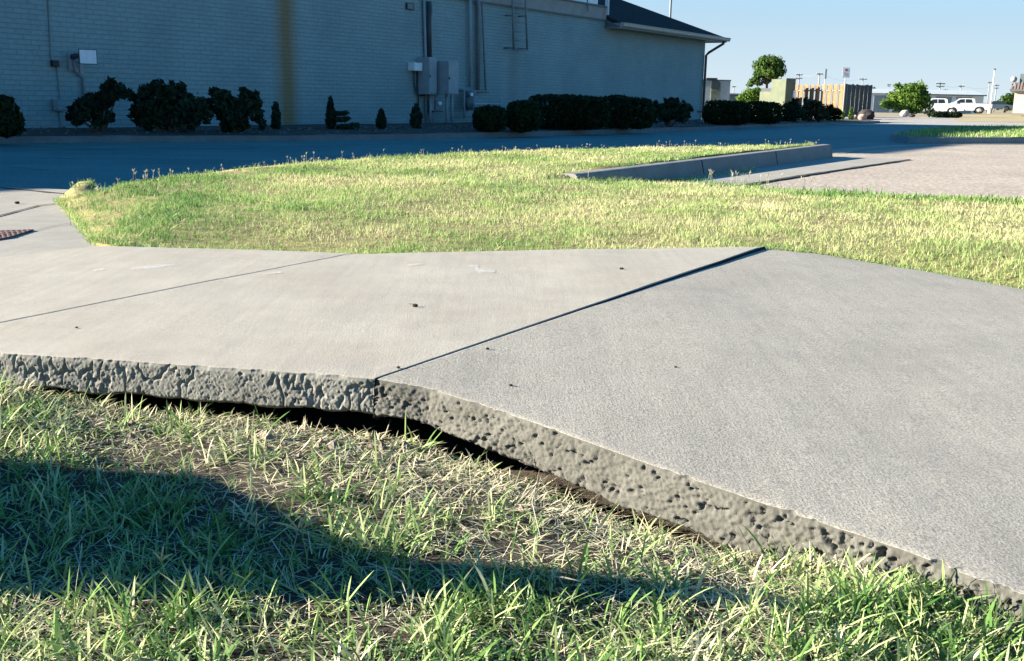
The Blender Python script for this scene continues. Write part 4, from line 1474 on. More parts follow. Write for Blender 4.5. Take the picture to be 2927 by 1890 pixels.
# floodlight on its bent conduit
r = wall_thing('floodlight', 'floodlight with a white lens on an arm above a bent conduit', 'floodlight', 228, 165)
mb = MB(); rect(r, 198, 152, 211, 200, .002, .05, mb, .01); rect(r, 230, 175, 238, 212, .002, .03, mb); mb.build('backplate', M['cabinet'], r[0])
mb = MB(); mb.tube(wpts(r, [(206, 158), (209, 185), (214, 203), (236, 222), (240, 300)], .05), .025, 8); mb.build('conduit', M['steel'], r[0], True)
a0 = wpts(r, [(212, 160)], .1)[0]
a1 = wpts(r, [(240, 163)], .22)[0]
mb = MB(); mb.tube([(a0[0], .04, a0[2] - .02), (a0[0], .16, a0[2]), (a0[0] - .1, .3, a0[2]), a1], [.06, .05, .045, .04], 8); mb.build('arm', M['dark_metal'], r[0], True)
h0 = wpts(r, [(258, 163)], .42)[0]
hd = MB()
fr = [(-.17, -.14), (.17, -.14), (.17, .14), (-.17, .14)]
bk2 = [(-.10, -.10), (.10, -.10), (.10, .10), (-.10, .10)]
ca_, sa_ = math.cos(R(-18)), math.sin(R(-18))
def fl(u, v, w):                                  # head frame, turned towards the road
    x, y = u * ca_ - w * sa_, u * sa_ + w * ca_
    return (h0[0] + .05 + x, h0[1] + y, h0[2] + v)
hd.add([fl(a, b, .0) for a, b in fr] + [fl(a, b, -.16) for a, b in bk2], [(0, 1, 5, 4), (1, 2, 6, 5), (2, 3, 7, 6), (3, 0, 4, 7), (4, 5, 6, 7), (0, 3, 2, 1)])
hd.build('housing', M['dark_metal'], r[0])
mb = MB(); mb.add([fl(a * .9, b * .9, w) for w in (.004, .018) for a, b in fr], [(0, 1, 2, 3), (4, 7, 6, 5), (0, 4, 5, 1), (1, 5, 6, 2), (2, 6, 7, 3), (3, 7, 4, 0)]); mb.build('lens', M['white_plastic'], r[0])

r = wall_thing('wall_vent', 'small dark louvred vent under the parapet left of the pipes', 'vent', 1174, 18)
mb = MB(); rect(r, 1163, 10, 1185, 27, .002, .05, mb, .008); mb.build('frame', M['dark_metal'], r[0])
mb = MB()
for k in range(4):
    rect(r, 1166, 12.5 + 3.4 * k, 1182, 14.2 + 3.4 * k, .052, .075, mb)
mb.build('louvres', M['steel'], r[0])

# electrical service
r = wall_thing('service_conduit', 'pair of tall conduits from the roof down to the electrical cabinets', 'conduit', 1226, 90)
mb = MB(); mb.tube(wpts(r, [(1210, -40), (1217, 170), (1219, 350)], .06), .038, 10); mb.build('pipe', M['cabinet'], r[0], True)
mb = MB(); mb.tube(wpts(r, [(1226, 4), (1227, 163)], .11), .068, 12); mb.build('pipe', M['dark_metal'], r[0], True)
mb = MB(); mb.tube(wpts(r, [(1234, 6), (1236, 36), (1233, 50), (1233, 163)], .06), .028, 8); mb.build('pipe', M['cabinet'], r[0], True)

def cabinet(label, f, s, depth, legs, legbot, group='electrical cabinets on the wall', knob=None):
    r = wall_thing('electrical_cabinet', label, 'cabinet', (f[0] + f[2]) / 2, (f[1] + f[3]) / 2, group)
    mb = MB(); rect(r, f[0], f[1], f[2], f[3], .004, depth, mb, .012); mb.build('body', M['cabinet'], r[0])
    mb = MB(); rect(r, f[0] + 2, f[1] + 3, f[2] - 2, f[3] - 3, depth + .002, depth + .016, mb, .005); mb.build('door', M['cabinet'], r[0])
    mb = MB(); rect(r, f[0] + 5, (f[1] + f[3]) / 2 - 3, f[0] + 6.5, (f[1] + f[3]) / 2 + 4, depth + .017, depth + .04, mb); mb.build('handle', M['dark_metal'], r[0])
    for a in legs:
        mb = MB(); mb.tube(wpts(r, [(a, f[3] - 2), (a + 1, legbot)], depth * .5), .04, 8); mb.build('leg_pipe', M['cabinet'], r[0], True)
    return r
cabinet('narrow grey electrical cabinet below the thick dark conduit', (1225, 165, 1250, 270), None, .42, (1230, 1236), 358)
cabinet('wide grey electrical cabinet standing proud of its neighbour, right of the narrow one', (1280, 177, 1312, 270), None, .72, (1276, 1291), 358)
r = wall_thing('control_box', 'small pale box with two hanging cables left of the electrical cabinets', 'box', 1196, 191)
mb = MB(); rect(r, 1185, 180, 1208, 202, .004, .24, mb, .01); mb.build('body', M['white_plastic'], r[0])
mb = MB(); mb.tube(wpts(r, [(1183, 203), (1184, 240), (1189, 264), (1196, 276), (1196, 310)], .05), .02, 6); mb.tube(wpts(r, [(1194, 203), (1193, 250), (1197, 274), (1225, 271)], .05), .018, 6); mb.build('cable', M['dark_metal'], r[0], True)
r = wall_thing('electric_meter', 'blue grey meter box on posts below the electrical cabinets', 'meter', 1254, 300)
mb = MB(); rect(r, 1246, 286, 1264, 314, .004, .3, mb, .015); mb.build('body', M['steel'], r[0])
mb = MB(); rect(r, 1242, 317, 1266, 321, .1, .34, mb); mb.build('shelf', M['dark_metal'], r[0])
mb = MB(); c0 = wpts(r, [(1255, 296)], .3)[0]; mb.lathe([(.07, .302), (.07, .34), (.05, .36)], 16, 'y', (c0[0], 0, c0[2])); mb.build('dial', M['white_plastic'], r[0], True)

# gas service
r = wall_thing('gas_pipes', 'three gas pipes dropping from the roof to the meter bar', 'pipe', 1360, 120)
for pts, rad, mt in (([(1343, -20), (1344, 60), (1344, 250)], .045, 'cabinet'), ([(1364, -10), (1367, 12), (1368, 40), (1366, 258)], .06, 'steel'), ([(1372, 8), (1378, 14), (1379, 40), (1388, 262)], .026, 'steel')):
    mb = MB(); mb.tube(wpts(r, pts, .1), rad, 10); mb.build('pipe', M[mt], r[0], True)
mb = MB(); mb.tube(wpts(r, [(1312, 258), (1345, 260), (1397, 263)], .16), .03, 8); mb.build('crossbar', M['steel'], r[0], True)
r = wall_thing('gas_meter', 'grey gas meter with a pale tag under the gas pipes', 'gas meter', 1345, 300)
c0 = wpts(r, [(1344, 296)], .3)[0]
mb = MB(); mb.box(c0[0] - .17, c0[0] + .17, .16, .46, c0[2] - .2, c0[2] + .24, .06); mb.build('body', M['steel'], r[0], True)
mb = MB(); mb.lathe([(.16, .25), (.15, .31), (.08, .35), (.04, .36)], 14, 'z', (c0[0], .3, c0[2])); mb.build('dome', M['steel'], r[0], True)
mb = MB(); mb.tube(wpts(r, [(1327, 258), (1327, 338)], .3), .028, 8); mb.tube(wpts(r, [(1357, 258), (1357, 338)], .3), .028, 8); mb.tube(wpts(r, [(1327, 330), (1357, 331)], .3), .028, 8); mb.build('pipe', M['cabinet'], r[0], True)
mb = MB(); rect(r, 1346, 266, 1353, 275, .47, .5, mb, .004); mb.build('tag', M['white_plastic'], r[0])
r = wall_thing('guard_rail', 'low grey guard rail beside the gas meter, behind the round bushes', 'rail', 1400, 298)
mb = MB(); mb.tube(wpts(r, [(1354, 299), (1360, 298), (1431, 297)], .75), .04, 8); mb.build('rail', M['cabinet'], r[0], True)
for a in (1357, 1430):
    mb = MB(); mb.tube(wpts(r, [(a, 288 if a > 1400 else 296), (a + .5, 356)], .75), .045, 8); mb.build('post', M['cabinet'], r[0], True)

# roof ladder
r = wall_thing('roof_ladder', 'steel roof ladder fixed high on the wall, ending above head height', 'ladder', 1487, 70)
for a, b in (((1463, -70), (1468.5, 140)), ((1500, -70), (1507, 144))):
    mb = MB(); mb.tube(wpts(r, [a, b], .34), .032, 8); mb.build('rail', M['steel'], r[0], True)
for k in range(8):
    f = k / 7
    ya, yb = -42 + 184 * f, -40 + 183 * f
    mb = MB(); mb.tube(wpts(r, [(1464 + 4.4 * f, ya), (1501 + 5.8 * f, yb)], .34), .012 if k < 7 else .02, 6); mb.build('rung', M['steel'], r[0], True)
for a, b in ((1468, 137), (1506.5, 140), (1466, 44), (1503, 46)):
    e = wpts(r, [(a, b)], .34)[0]
    mb = MB(); mb.tube([e, (e[0], 0.06 if b < 60 else .004, e[2])], .025, 6); mb.build('standoff', M['steel'], r[0], True)

# ================================================================== planting along the wall
M['leaf_dark'] = leaf_mat('dark_shrub_leaf', (0.008, 0.016, 0.010), (0.020, 0.038, 0.022), (0.05, 0.075, 0.04), 0.2)
M['leaf_hedge'] = leaf_mat('clipped_hedge_leaf', (0.006, 0.014, 0.006), (0.014, 0.030, 0.011), (0.032, 0.058, 0.019), 0.2)
M['leaf_red'] = leaf_mat('reddish_shrub_leaf', (0.03, 0.022, 0.014), (0.06, 0.06, 0.025), (0.19, 0.12, 0.07), 0.25)
M['leaf_tree'] = leaf_mat('tree_leaf', (0.02, 0.05, 0.012), (0.055, 0.11, 0.025), (0.13, 0.18, 0.045), 0.3)
M['leaf_bright'] = leaf_mat('light_bush_leaf', (0.03, 0.08, 0.012), (0.09, 0.17, 0.03), (0.22, 0.28, 0.06), 0.35)
M['bark'] = plain('bark', (0.10, 0.08, 0.06), 0.95, 0, 0.3, 12, 0.5, 30)

def shrub(name, label, cat, pxl, pxr, pyt, pyb, lobes, mat, leaf, n, zb=0.03, depth_k=0.8, box=False, group=None, stem=True, seed=1, shell=.55, dist=None):
    """shrub standing where its base is seen; lobes in units of its half width / height: (x, z, rx, rz)"""
    pc = (pxl + pxr) / 2
    b = P(pc, pyb, zb) if dist is None else PD(pc, pyb, dist)
    k = b.y / FOC * 1.02
    w2 = (pxr - pxl) / 2 * k
    hgt = (pyb - pyt) * k
    t = thing(name, label, cat, b, 0, group)
    if name == 'loose_shrub':
        gl = np.random.default_rng(seed + 300)
        more = []
        for (lx, lz, rx, rz) in lobes:
            for _ in range(7):
                a_ = gl.uniform(0, 2 * math.pi)
                q_ = gl.uniform(.7, 1.12)
                more.append((lx + rx * q_ * math.cos(a_), max(.08, lz + rz * q_ * math.sin(a_)), rx * gl.uniform(.18, .36), rz * gl.uniform(.2, .4)))
        lobes = [(a, b_, c * .82, d * .82) for a, b_, c, d in lobes] + more
    blobs = [(lx * w2, (j % 2 - .5) * .25 * w2 * depth_k, lz * hgt, rx * w2, max(rx * w2 * depth_k, .08), rz * hgt) for j, (lx, lz, rx, rz) in enumerate(lobes)]
    foliage('foliage', blobs, n, leaf, mat, t, box=box, seed=seed, shell=shell)
    if stem:
        mb = MB()
        gs = np.random.default_rng(seed + 500)
        if not box and name == 'loose_shrub':
            for _ in range(26):
                bb = blobs[gs.integers(min(6, len(blobs)))]
                d3 = gs.normal(size=3); d3[2] = abs(d3[2]); d3 /= np.linalg.norm(d3)
                c0 = np.array(bb[:3]); e3 = c0 + d3 * np.array(bb[3:6]) * gs.uniform(1.0, 1.3)
                mb.tube([tuple(c0), tuple((c0 + e3) / 2 + gs.normal(0, .02, 3)), tuple(e3)], [.012, .008, .004], 4)
        for j, bb in enumerate(blobs[:6]):
            mb.tube([(bb[0] * .1, bb[1] * .1, -.05), (bb[0] * .5, bb[1] * .5, bb[2] * .45), (bb[0], bb[1], bb[2] * 1.02)], [.03, .022, .01], 5)
        mb.build('stem', M['bark'], t, True)
    return t

RB = [(0, .5, 1, .55)]
grp = 'shrubs in the bed along the building'
shrub('clipped_bush', 'clipped round bush at the left edge against the brick wall', 'bush', -75, 52, 276, 388, [(0, .5, .95, .52), (.1, .3, .98, .34)], M['leaf_hedge'], .05, 5200, box=True, group='clipped bushes', seed=3, depth_k=1)
shrub('loose_shrub', 'loose dark shrub with a tall right shoot, below the floodlight', 'shrub', 206, 374, 240, 377, [(-.55, .38, .42, .22), (-.15, .52, .42, .22), (.25, .62, .3, .18), (.62, .8, .36, .19), (-.8, .28, .2, .14), (.0, .3, .4, .16)], M['leaf_dark'], .07, 2200, seed=4, shell=.1)
shrub('loose_shrub', 'widest loose dark shrub, between the two smaller ones left of the brown band', 'shrub', 376, 592, 245, 377, [(-.5, .55, .42, .3), (0, .6, .5, .38), (.45, .55, .45, .32), (.75, .4, .25, .25), (-.8, .35, .2, .2), (0, .25, .6, .25), (.1, .85, .25, .14), (-.35, .86, .14, .12)], M['leaf_dark'], .07, 4200, seed=5, shell=.1)
shrub('loose_shrub', 'loose dark shrub with ragged top, just left of the brown band', 'shrub', 592, 752, 258, 378, [(-.4, .6, .4, .32), (.3, .55, .45, .32), (-.55, .85, .22, .15), (.75, .65, .22, .26), (0, .3, .6, .28), (.35, .86, .16, .13), (-.85, .6, .14, .14), (.85, .3, .18, .2)], M['leaf_dark'], .07, 3000, seed=6, shell=.1)
def conifer(pxl, pxr, pyt, pyb, label, top=0.0, seed=1):
    shrub('dwarf_conifer', label, 'conifer', pxl, pxr, pyt, pyb, [(0, .25, .9, .25), (0, .45, .95, .28), (0, .68, .66, .24), (0, .88, .34, .14)], M['leaf_dark'], .04, 1100, group='dwarf conifers in the bed', seed=seed, depth_k=1)
conifer(777, 803, 297, 372, 'slim dwarf conifer standing in front of the brown band', seed=11)
conifer(932, 961, 285, 371, 'tall dwarf conifer with a round knob on top beside the spreading juniper', seed=12)
conifer(1076, 1104, 315, 371, 'smallest dwarf conifer, alone on the mulch', seed=13)
conifer(1172, 1207, 301, 369, 'broad dwarf conifer below the hanging cables', seed=14)
# flat fans of a spreading juniper
t = thing('spreading_juniper', 'low spreading juniper with flat layered fans', 'juniper', P(982, 371, .03))
k = t.location.y / FOC
for j, (x0, x1, zz, dz) in enumerate(((-18, 38, 8, 14), (-22, 10, 28, 8), (-25, 7, 44, 6))):
    foliage('fan', [((x0 + x1) / 2 * k, 0, zz * k, (x1 - x0) / 2 * k, .35, dz * k * .5), (x1 * k * .8, 0, (zz + dz * .45) * k, (x1 - x0) * .25 * k, .2, dz * k * .25)], 500, .05, M['leaf_dark'], t, seed=20 + j, shell=.3)
mb = MB(); mb.tube([(-.25, 0, -.05), (-.2, 0, .3), (.1, 0, .42)], [.03, .025, .01], 5); mb.build('stem', M['bark'], t, True)

shrub('round_bush', 'low round bush in front of the guard rail, leftmost of the hedge row', 'bush', 1350, 1450, 306, 373, [(0, .48, 1, .52)], M['leaf_hedge'], .05, 3600, group='clipped bushes', box=True, seed=31, depth_k=1)
shrub('round_bush', 'taller round bush touching the left end of the long hedge', 'bush', 1448, 1545, 292, 373, [(0, .48, 1.02, .54)], M['leaf_hedge'], .05, 4000, group='clipped bushes', box=True, seed=32, depth_k=1)
shrub('hedge', 'longest clipped hedge block, left of its equal neighbour under the hip roof', 'hedge', 1504, 1738, 278, 368, [(-.45, .5, .55, .55), (.1, .5, .6, .55), (.55, .48, .46, .52)], M['leaf_hedge'], .05, 9500, group='clipped hedges', box=True, seed=33, depth_k=.9)
shrub('hedge', 'clipped hedge block joined to the right of the longest one', 'hedge', 1706, 1868, 280, 366, [(-.35, .5, .66, .54), (.4, .47, .6, .52)], M['leaf_hedge'], .05, 7000, group='clipped hedges', box=True, seed=34, depth_k=.9)
shrub('loose_shrub', 'loose dark shrub between the hedge and the building corner', 'shrub', 1850, 1972, 288, 360, [(-.4, .5, .5, .42), (.2, .55, .5, .42), (.6, .45, .36, .36), (.85, .7, .16, .2), (0, .9, .3, .1)], M['leaf_dark'], .08, 2000, seed=35, shell=.3)
shrub('hedge', 'clipped hedge block just right of the building corner', 'hedge', 2008, 2142, 292, 355, [(-.3, .5, .7, .55), (.4, .48, .6, .53)], M['leaf_hedge'], .055, 6500, group='clipped hedges', box=True, seed=36, depth_k=.8)
shrub('hedge', 'clipped hedge block in front of the olive transformer housing', 'hedge', 2128, 2232, 293, 352, [(-.3, .5, .7, .53), (.35, .47, .66, .52)], M['leaf_hedge'], .055, 5500, group='clipped hedges', box=True, seed=37, depth_k=.8)
shrub('loose_shrub', 'dark reddish loose shrub left of the wooden fence', 'shrub', 2222, 2296, 290, 348, [(-.2, .5, .7, .5), (.5, .4, .5, .4), (.1, .85, .35, .2)], M['leaf_dark'], .08, 1700, seed=38, shell=.3)
shrub('loose_shrub', 'shrub with red tipped leaves in front of the wooden fence', 'shrub', 2280, 2362, 292, 347, [(-.4, .5, .5, .46), (.3, .55, .6, .46), (.5, .3, .5, .3), (0, .85, .5, .2)], M['leaf_red'], .08, 2000, seed=39, shell=.3)
shrub('loose_shrub', 'green and dark shrub at the right end of the bed by the fence corner', 'shrub', 2340, 2402, 300, 345, [(-.3, .55, .6, .48), (.4, .4, .6, .46)], M['leaf_hedge'], .07, 1700, seed=40, shell=.3)
shrub('dwarf_conifer', 'small upright conifer beside the dark boulder', 'conifer', 2423, 2440, 308, 343, [(0, .3, .95, .3), (0, .65, .6, .35)], M['leaf_tree'], .05, 500, group='dwarf conifers in the bed', seed=41, depth_k=1)
shrub('sprig', 'small yellowish sprig at the bed end left of the conifer', 'plant', 2398, 2416, 318, 344, [(0, .4, .7, .4), (.3, .75, .5, .25)], M['leaf_bright'], .05, 260, seed=42, depth_k=1)

# stones and litter in the bed
M['pale_stone'] = plain('pale_stone', (0.40, 0.36, 0.32), 0.9, 0, 0.2, 5, .4, 12)
M['pink_stone'] = plain('pink_stone', (0.46, 0.34, 0.28), 0.9, 0, 0.2, 5, .4, 12)
M['black_stone'] = plain('black_stone', (0.045, 0.032, 0.032), 0.9, 0, 0.3, 5, .4, 12)
def boulder(name, px, pyb, wpx, hpx, label, mat, zb=0.0, cat='boulder', group=None, dist=None, dk=.8, seed=1):
    p = P(px, pyb, zb) if dist is None else PD(px, pyb, dist)
    k = p.y / FOC
    b = bmesh.new()
    bmesh.ops.create_icosphere(b, subdivisions=4, radius=1)
    vs = np.array([v.co for v in b.verts])
    rr = 1 + .22 * fbm(vs * 1.6 + seed * 7.3, 4, seed)
    vs = vs * rr[:, None] * np.array([wpx / 2 * k, wpx / 2 * k * dk, hpx / 2 * k])
    vs[:, 2] += hpx / 2 * k * .86
    mb = MB()
    mb.add(vs, [[v.index for v in f.verts] for f in b.faces])
    b.free()
    o = mb.build(name, mat, None, True)
    o.location = p
    return tag(o, label, cat, group)
boulder('boulder', 2476, 344, 48, 31, 'big dark boulder at the end of the kerbed bed', M['black_stone'], seed=2)
boulder('boulder', 2464, 345.5, 24, 20, 'rounded pink stone leaning on the front of the dark boulder', M['pink_stone'], seed=3, dk=.5)
boulder('boulder', 2441, 343, 18, 15, 'grey stone to the left of the dark boulder', M['pale_stone'], seed=4)
boulder('stone', 2314, 347, 20, 8, 'pale stone at the foot of the red tipped shrub', M['pale_stone'], seed=5, cat='stone')
boulder('stone', 296, 366, 20, 5, 'flat white stone on the mulch below the loose shrubs', M['pale_stone'], seed=6, cat='stone')
boulder('stone', 1031, 376, 14, 4, 'flat pale stone on the mulch near the smallest conifer', M['pale_stone'], seed=7, cat='stone')
g = np.random.default_rng(8)
mb = MB()
for i in range(1500):
    s = g.random()
    j = int(s * 150)
    if j > 128: continue
    q = bkq[j]
    o_ = g.uniform(.2, 2.2)
    x, y = q[0] - WY.x * o_, q[1] - WY.y * o_
    a, b_ = g.uniform(.015, .05), g.uniform(0, 3.1)
    z = float(bed_z(np.array([x]), np.array([y]))[0])
    c_, s_ = math.cos(b_), math.sin(b_)
    mb.add([(x + c_ * a, y + s_ * a, z + .02), (x - s_ * a * .5, y + c_ * a * .5, z + .035), (x - c_ * a, y - s_ * a, z + .015), (x + s_ * a * .5, y - c_ * a * .5, z + .01)], [(0, 1, 2, 3)])
M['chips'] = plain('weathered_chips', (0.15, 0.14, 0.12), 0.9, 0, 0.4, 9)
o = mb.build('mulch_chips', M['chips'], None)
tag(o, 'pale chips scattered over the mulch of the planting bed', 'mulch', None, 'stuff')
# low path light / splash post near the corner
t = thing('bed_lamp', 'small post lamp with a flat cap at the building corner', 'lamp', P(2013, 354, .02))
k = t.location.y / FOC
mb = MB(); mb.tube([(0, 0, -.05), (0, 0, 30 * k)], .05, 8); mb.build('post', M['gutter'], t)
mb = MB(); mb.box(-22 * k, 14 * k, -.2, .2, 30 * k, 36 * k, .03); mb.build('cap', M['steel'], t)
mb = MB(); mb.box(10 * k, 15.5 * k, -.21, .1, 30.5 * k, 37 * k, .01); mb.build('lens', M['white_plastic'], t)

# ================================================================== beyond the building
def ground_at(px, py, dist):
    return PD(px, py, dist)

def boxy(name, px0, px1, pyt, pyb, dist, depth, mat, parent=None, rot=0.0):
    pass

# low block enclosure right of the corner
M['block'] = plain('painted_block', (0.36, 0.35, 0.33), 0.8, 0, 0.15, 2, .2, 20)
M['block_stain'] = plain('weathered_block', (0.17, 0.17, 0.13), 0.9, 0, 0.35, 3)
d0 = 62
a = PD(1990, 300, d0); b = PD(2084, 300, d0)
zt = PD(2084, 232, d0).z
t = thing('block_enclosure', 'low painted block wall with a dark weathered panel, right of the building corner', 'wall', (a.x, d0, -.2))
w = b.x - a.x
mb = MB(); mb.box(-2, w, 0, .25, 0, zt + .2); mb.build('wall', M['block'], t)
mb = MB(); mb.box(-2.02, w + .03, -.03, .28, zt + .203, zt + .27); mb.build('coping', M['siding'], t)
u = w * .42
mb = MB(); mb.box(u, u + .55, -.06, -.003, .1, zt + .1); mb.build('panel', M['block_stain'], t)
mb = MB(); mb.box(u - .32, u + .32, -.16, .3, zt + .275, zt + .36); mb.box(u - .05, u + .45, -.22, -.063, zt - .25, zt + .18, .03); mb.build('roof_box', M['dark_metal'], t)

# dark low store behind
d0 = 110
a = PD(2083, 300, d0); b = PD(2130, 300, d0)
t = thing('low_shed', 'low dark shed between the block wall and the tree', 'shed', (a.x, d0, -.3))
zt = PD(2100, 273, d0).z + .3
mb = MB(); mb.box(-1, b.x - a.x, 0, 4, 0, zt); mb.build('wall', M['siding'], t)
mb = MB(); mb.prism([(-1.1, -.15, zt), (-1.1, 4.1, zt), (-1.1, 4.1, zt + .25), (-1.1, -.15, zt + .1)], (b.x - a.x + 1.2, 0, 0)); mb.build('roof', M['dark_metal'], t)

# olive block housing with a shaded flank: two steps
M['olive'] = plain('olive_render', (0.11, 0.125, 0.085), 0.85, 0, 0.15, 1.5, .2, 10)
d0 = 80
e = PD(2241, 318, d0)
k = d0 / FOC
t = thing('olive_housing', 'olive rendered block housing with a lower step on its left, beside the wooden fence', 'housing', (e.x, d0, -.3), R(-65))
zt = PD(2241, 226, d0).z + .3
# local x runs along the lit face to the left of the edge (negative), y is the flank going back right
fw = 1.73
mb = MB(); mb.box(-fw, 0, 0, 0.92, 0, zt, .02); mb.build('tall_block', M['olive'], t)
mb = MB(); mb.box(-fw * 1.87, -fw - .002, .15, .8, 0, zt * .68); mb.build('low_block', M['olive'], t)
mb = MB(); mb.box(-fw * 1.84, -fw - .004, .25, .75, zt * .68 + .003, zt * .77); mb.build('lid', M['dark_metal'], t)
mb = MB(); mb.box(-.05, .06, -.05, 0.97, zt + .003, zt + .06); mb.build('coping', M['siding'], t)
mb = MB(); mb.box(.002, .16, .7, .9, zt * .5, zt * .72, .02); mb.build('meter', M['white_plastic'], t)

# wooden shadowbox fence enclosure: lit side and shaded side meet at a corner
M['wood'] = plain('weathered_cedar', (0.215, 0.125, 0.06), 0.85, 0, 0.25, 6, .2, 30)
M['wood_shaded'] = plain('shaded_cedar', (0.05, 0.06, 0.062), 0.9, 0, 0.25, 6, .2, 30)  # flank boards: cedar with the shade put into its colour
M['wood_grey'] = plain('grey_cedar', (0.20, 0.17, 0.14), 0.9, 0, 0.25, 6, .2, 30)
d0 = 78
e = PD(2408, 326, d0)
zt = PD(2408, 241, d0).z + .3
k = d0 / FOC
t = thing('board_fence', 'tall wooden board fence around an enclosure, sunlit on the left and dark on the right', 'fence', (e.x, d0, -.3), R(-65))
LW = 5.45
n_b = 17
for i in range(n_b):
    x1 = -LW * i / n_b
    off = -.07 if i % 2 == 0 else .07
    wv = LW / n_b * (0.8 if i % 2 == 0 else 1.0)
    h = zt + random.uniform(-.05, .04)
    mb = MB(); mb.box(x1 - wv, x1 - .01, off - .012, off + .012, .05, h); mb.build('board', M['wood_grey'] if i in (7,) else M['wood'], t)
mb = MB()
for zz in (.5, zt - .5):
    mb.box(-LW, 0, -.036, .036, zz, zz + .09)
mb.build('rail', M['wood_grey'], t)
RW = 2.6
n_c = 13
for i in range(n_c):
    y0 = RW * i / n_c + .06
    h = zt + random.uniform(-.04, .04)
    mb = MB(); mb.box(-.012 + (.02 if i % 2 else 0), .012 + (.02 if i % 2 else 0), y0, y0 + RW / n_c - .008, .05, h); mb.build('board', M['wood_shaded'], t)
mb = MB(); mb.box(-.06, .06, -.06, .05, 0, zt + .06); mb.build('post', M['wood_grey'], t)

# signs
M['sign_white'] = plain('sign_face', (0.68, 0.68, 0.70), 0.5, 0, 0.05, 8)
M['sign_red'] = plain('sign_red', (0.45, 0.10, 0.10), 0.5, 0, 0.1, 8)
M['sign_grey'] = plain('sign_grey', (0.40, 0.38, 0.42), 0.5, 0, 0.1, 8)
M['galv'] = plain('galvanised', (0.30, 0.32, 0.33), 0.5, 0.2, 0.1, 8)
d0 = 74
b = PD(2404, 326, d0)
tp_ = PD(2418, 193, d0)
k = d0 / FOC
t = thing('sign_post', 'white parking sign with red markings on a thin pole at the fence corner', 'sign', (b.x + .1, d0, -.2))
H = tp_.z + .2
dx = 0.0
mb = MB(); mb.tube([(0, 0, 0), (0, 0, H)], .035, 8); mb.build('pole', M['galv'], t)
sw, sh_ = 20.5 * k / 2, 28 * k
mb = MB(); mb.box(-sw, sw, -.05, -.037, H - sh_, H, .004); pl_ = mb.build('plate', M['sign_white'], t)
mb = MB(); mb.box(-sw * .38, sw * .38, -.054, -.0505, H - sh_ * .36, H - sh_ * .14, .003); mb.build('marking', M['sign_red'], t)
mb = MB(); mb.box(-sw * .55, -sw * .1, -.054, -.0505, H - sh_ * .78, H - sh_ * .46); mb.box(sw * .05, sw * .5, -.054, -.0505, H - sh_ * .86, H - sh_ * .52); mb.build('marking', M['sign_grey'], t)
b = PD(2352, 300, 92)
t = thing('sign_post', 'narrow blue grey sign seen edge on above the wooden fence', 'sign', (b.x, 92, -.2), R(62))
H = PD(2357, 197, 92).z + .2
mb = MB(); mb.tube([(0, 0, 0), (0, 0, H - .1)], .03, 8); mb.build('pole', M['galv'], t)
mb = MB(); mb.box(-.36, .36, -.05, -.035, H - .85, H, .004); mb.build('plate', M['sign_grey'], t)

# ---- trees and bushes in the distance
def tree(name, label, px, pyb, dist, trunk_px, lobes, mat, leaf, n, seed, cat='tree', group=None):
    b = PD(px, pyb, dist)
    k = dist / FOC
    t = thing(name, label, cat, (b.x, dist, b.z), 0, group)
    blobs = [((x - px) * k, (j % 3 - 1) * .35 * rx * k, (pyb - y) * k, rx * k, rx * k * .9, ry * k) for j, (x, y, rx, ry) in enumerate(lobes)]
    foliage('crown', blobs, n, leaf, mat, t, seed=seed, shell=.15)
    mb = MB()
    c = trunk_px * k
    mb.tube([(0, 0, -.3), (.02, 0, c * .5), (0, .03, c)], [.16, .12, .09], 8)
    for bb in blobs:
        mb.tube([(0, 0, c * .8), (bb[0] * .5, bb[1] * .5, c * .6 + bb[2] * .4), (bb[0], bb[1], bb[2])], [.08, .05, .02], 5)
    mb.build('trunk', M['bark'], t, True)
    return t
tree('leafy_tree', 'tall tree with a round top and bare lower limbs behind the olive housing', 2188, 300, 95, 70,
     [(2190, 184, 36, 18), (2165, 195, 20, 18), (2218, 198, 20, 20), (2195, 208, 34, 20), (2222, 212, 16, 12), (2170, 215, 22, 16), (2158, 225, 14, 9), (2200, 222, 14, 10), (2152, 238, 16, 8), (2140, 246, 12, 5), (2166, 244, 10, 5), (2188, 232, 12, 8), (2215, 236, 18, 8), (2176, 176, 14, 10), (2206, 180, 16, 10)], M['leaf_tree'], .16, 3400, 51)
tree('bushy_tree', 'low bushy yellow green tree left of the olive housing', 2140, 312, 88, 16,
     [(2140, 272, 26, 16), (2158, 264, 14, 12), (2120, 284, 18, 10), (2150, 285, 26, 14), (2165, 290, 14, 12)], M['leaf_bright'], .13, 2200, 52)
tree('bushy_tree', 'big feathery light green bush in front of the white storage units', 2586, 327, 96, 18,
     [(2590, 262, 34, 20), (2618, 258, 24, 20), (2565, 280, 28, 20), (2600, 285, 42, 24), (2630, 280, 22, 18), (2545, 298, 26, 16), (2590, 308, 46, 16), (2640, 300, 22, 18), (2560, 250, 12, 8)], M['leaf_bright'], .15, 5200, 53)
tree('bushy_tree', 'dark green bush against the beige building at the right edge', 2872, 316, 150, 14,
     [(2872, 290, 20, 18), (2888, 283, 14, 18), (2858, 302, 14, 12), (2885, 302, 18, 14)], M['leaf_tree'], .22, 1800, 54)
for i, (px, y0, rx, ry, lab) in enumerate(((2697, 268, 10, 8, 'distant treetop rising over the storage unit roof by the lamp frame'), (2712, 272, 9, 6, 'distant dark treetop over the storage unit roof, right of the other'), (2492, 258, 6, 3, 'tiny distant treetop beyond the fence'))):
    tree('distant_tree', lab, px, 300, 260, 24, [(px, y0, rx, ry), (px + rx * .5, y0 + 3, rx * .7, ry * .8)], M['leaf_tree'], .4, 350, 60 + i, group='distant treetops')

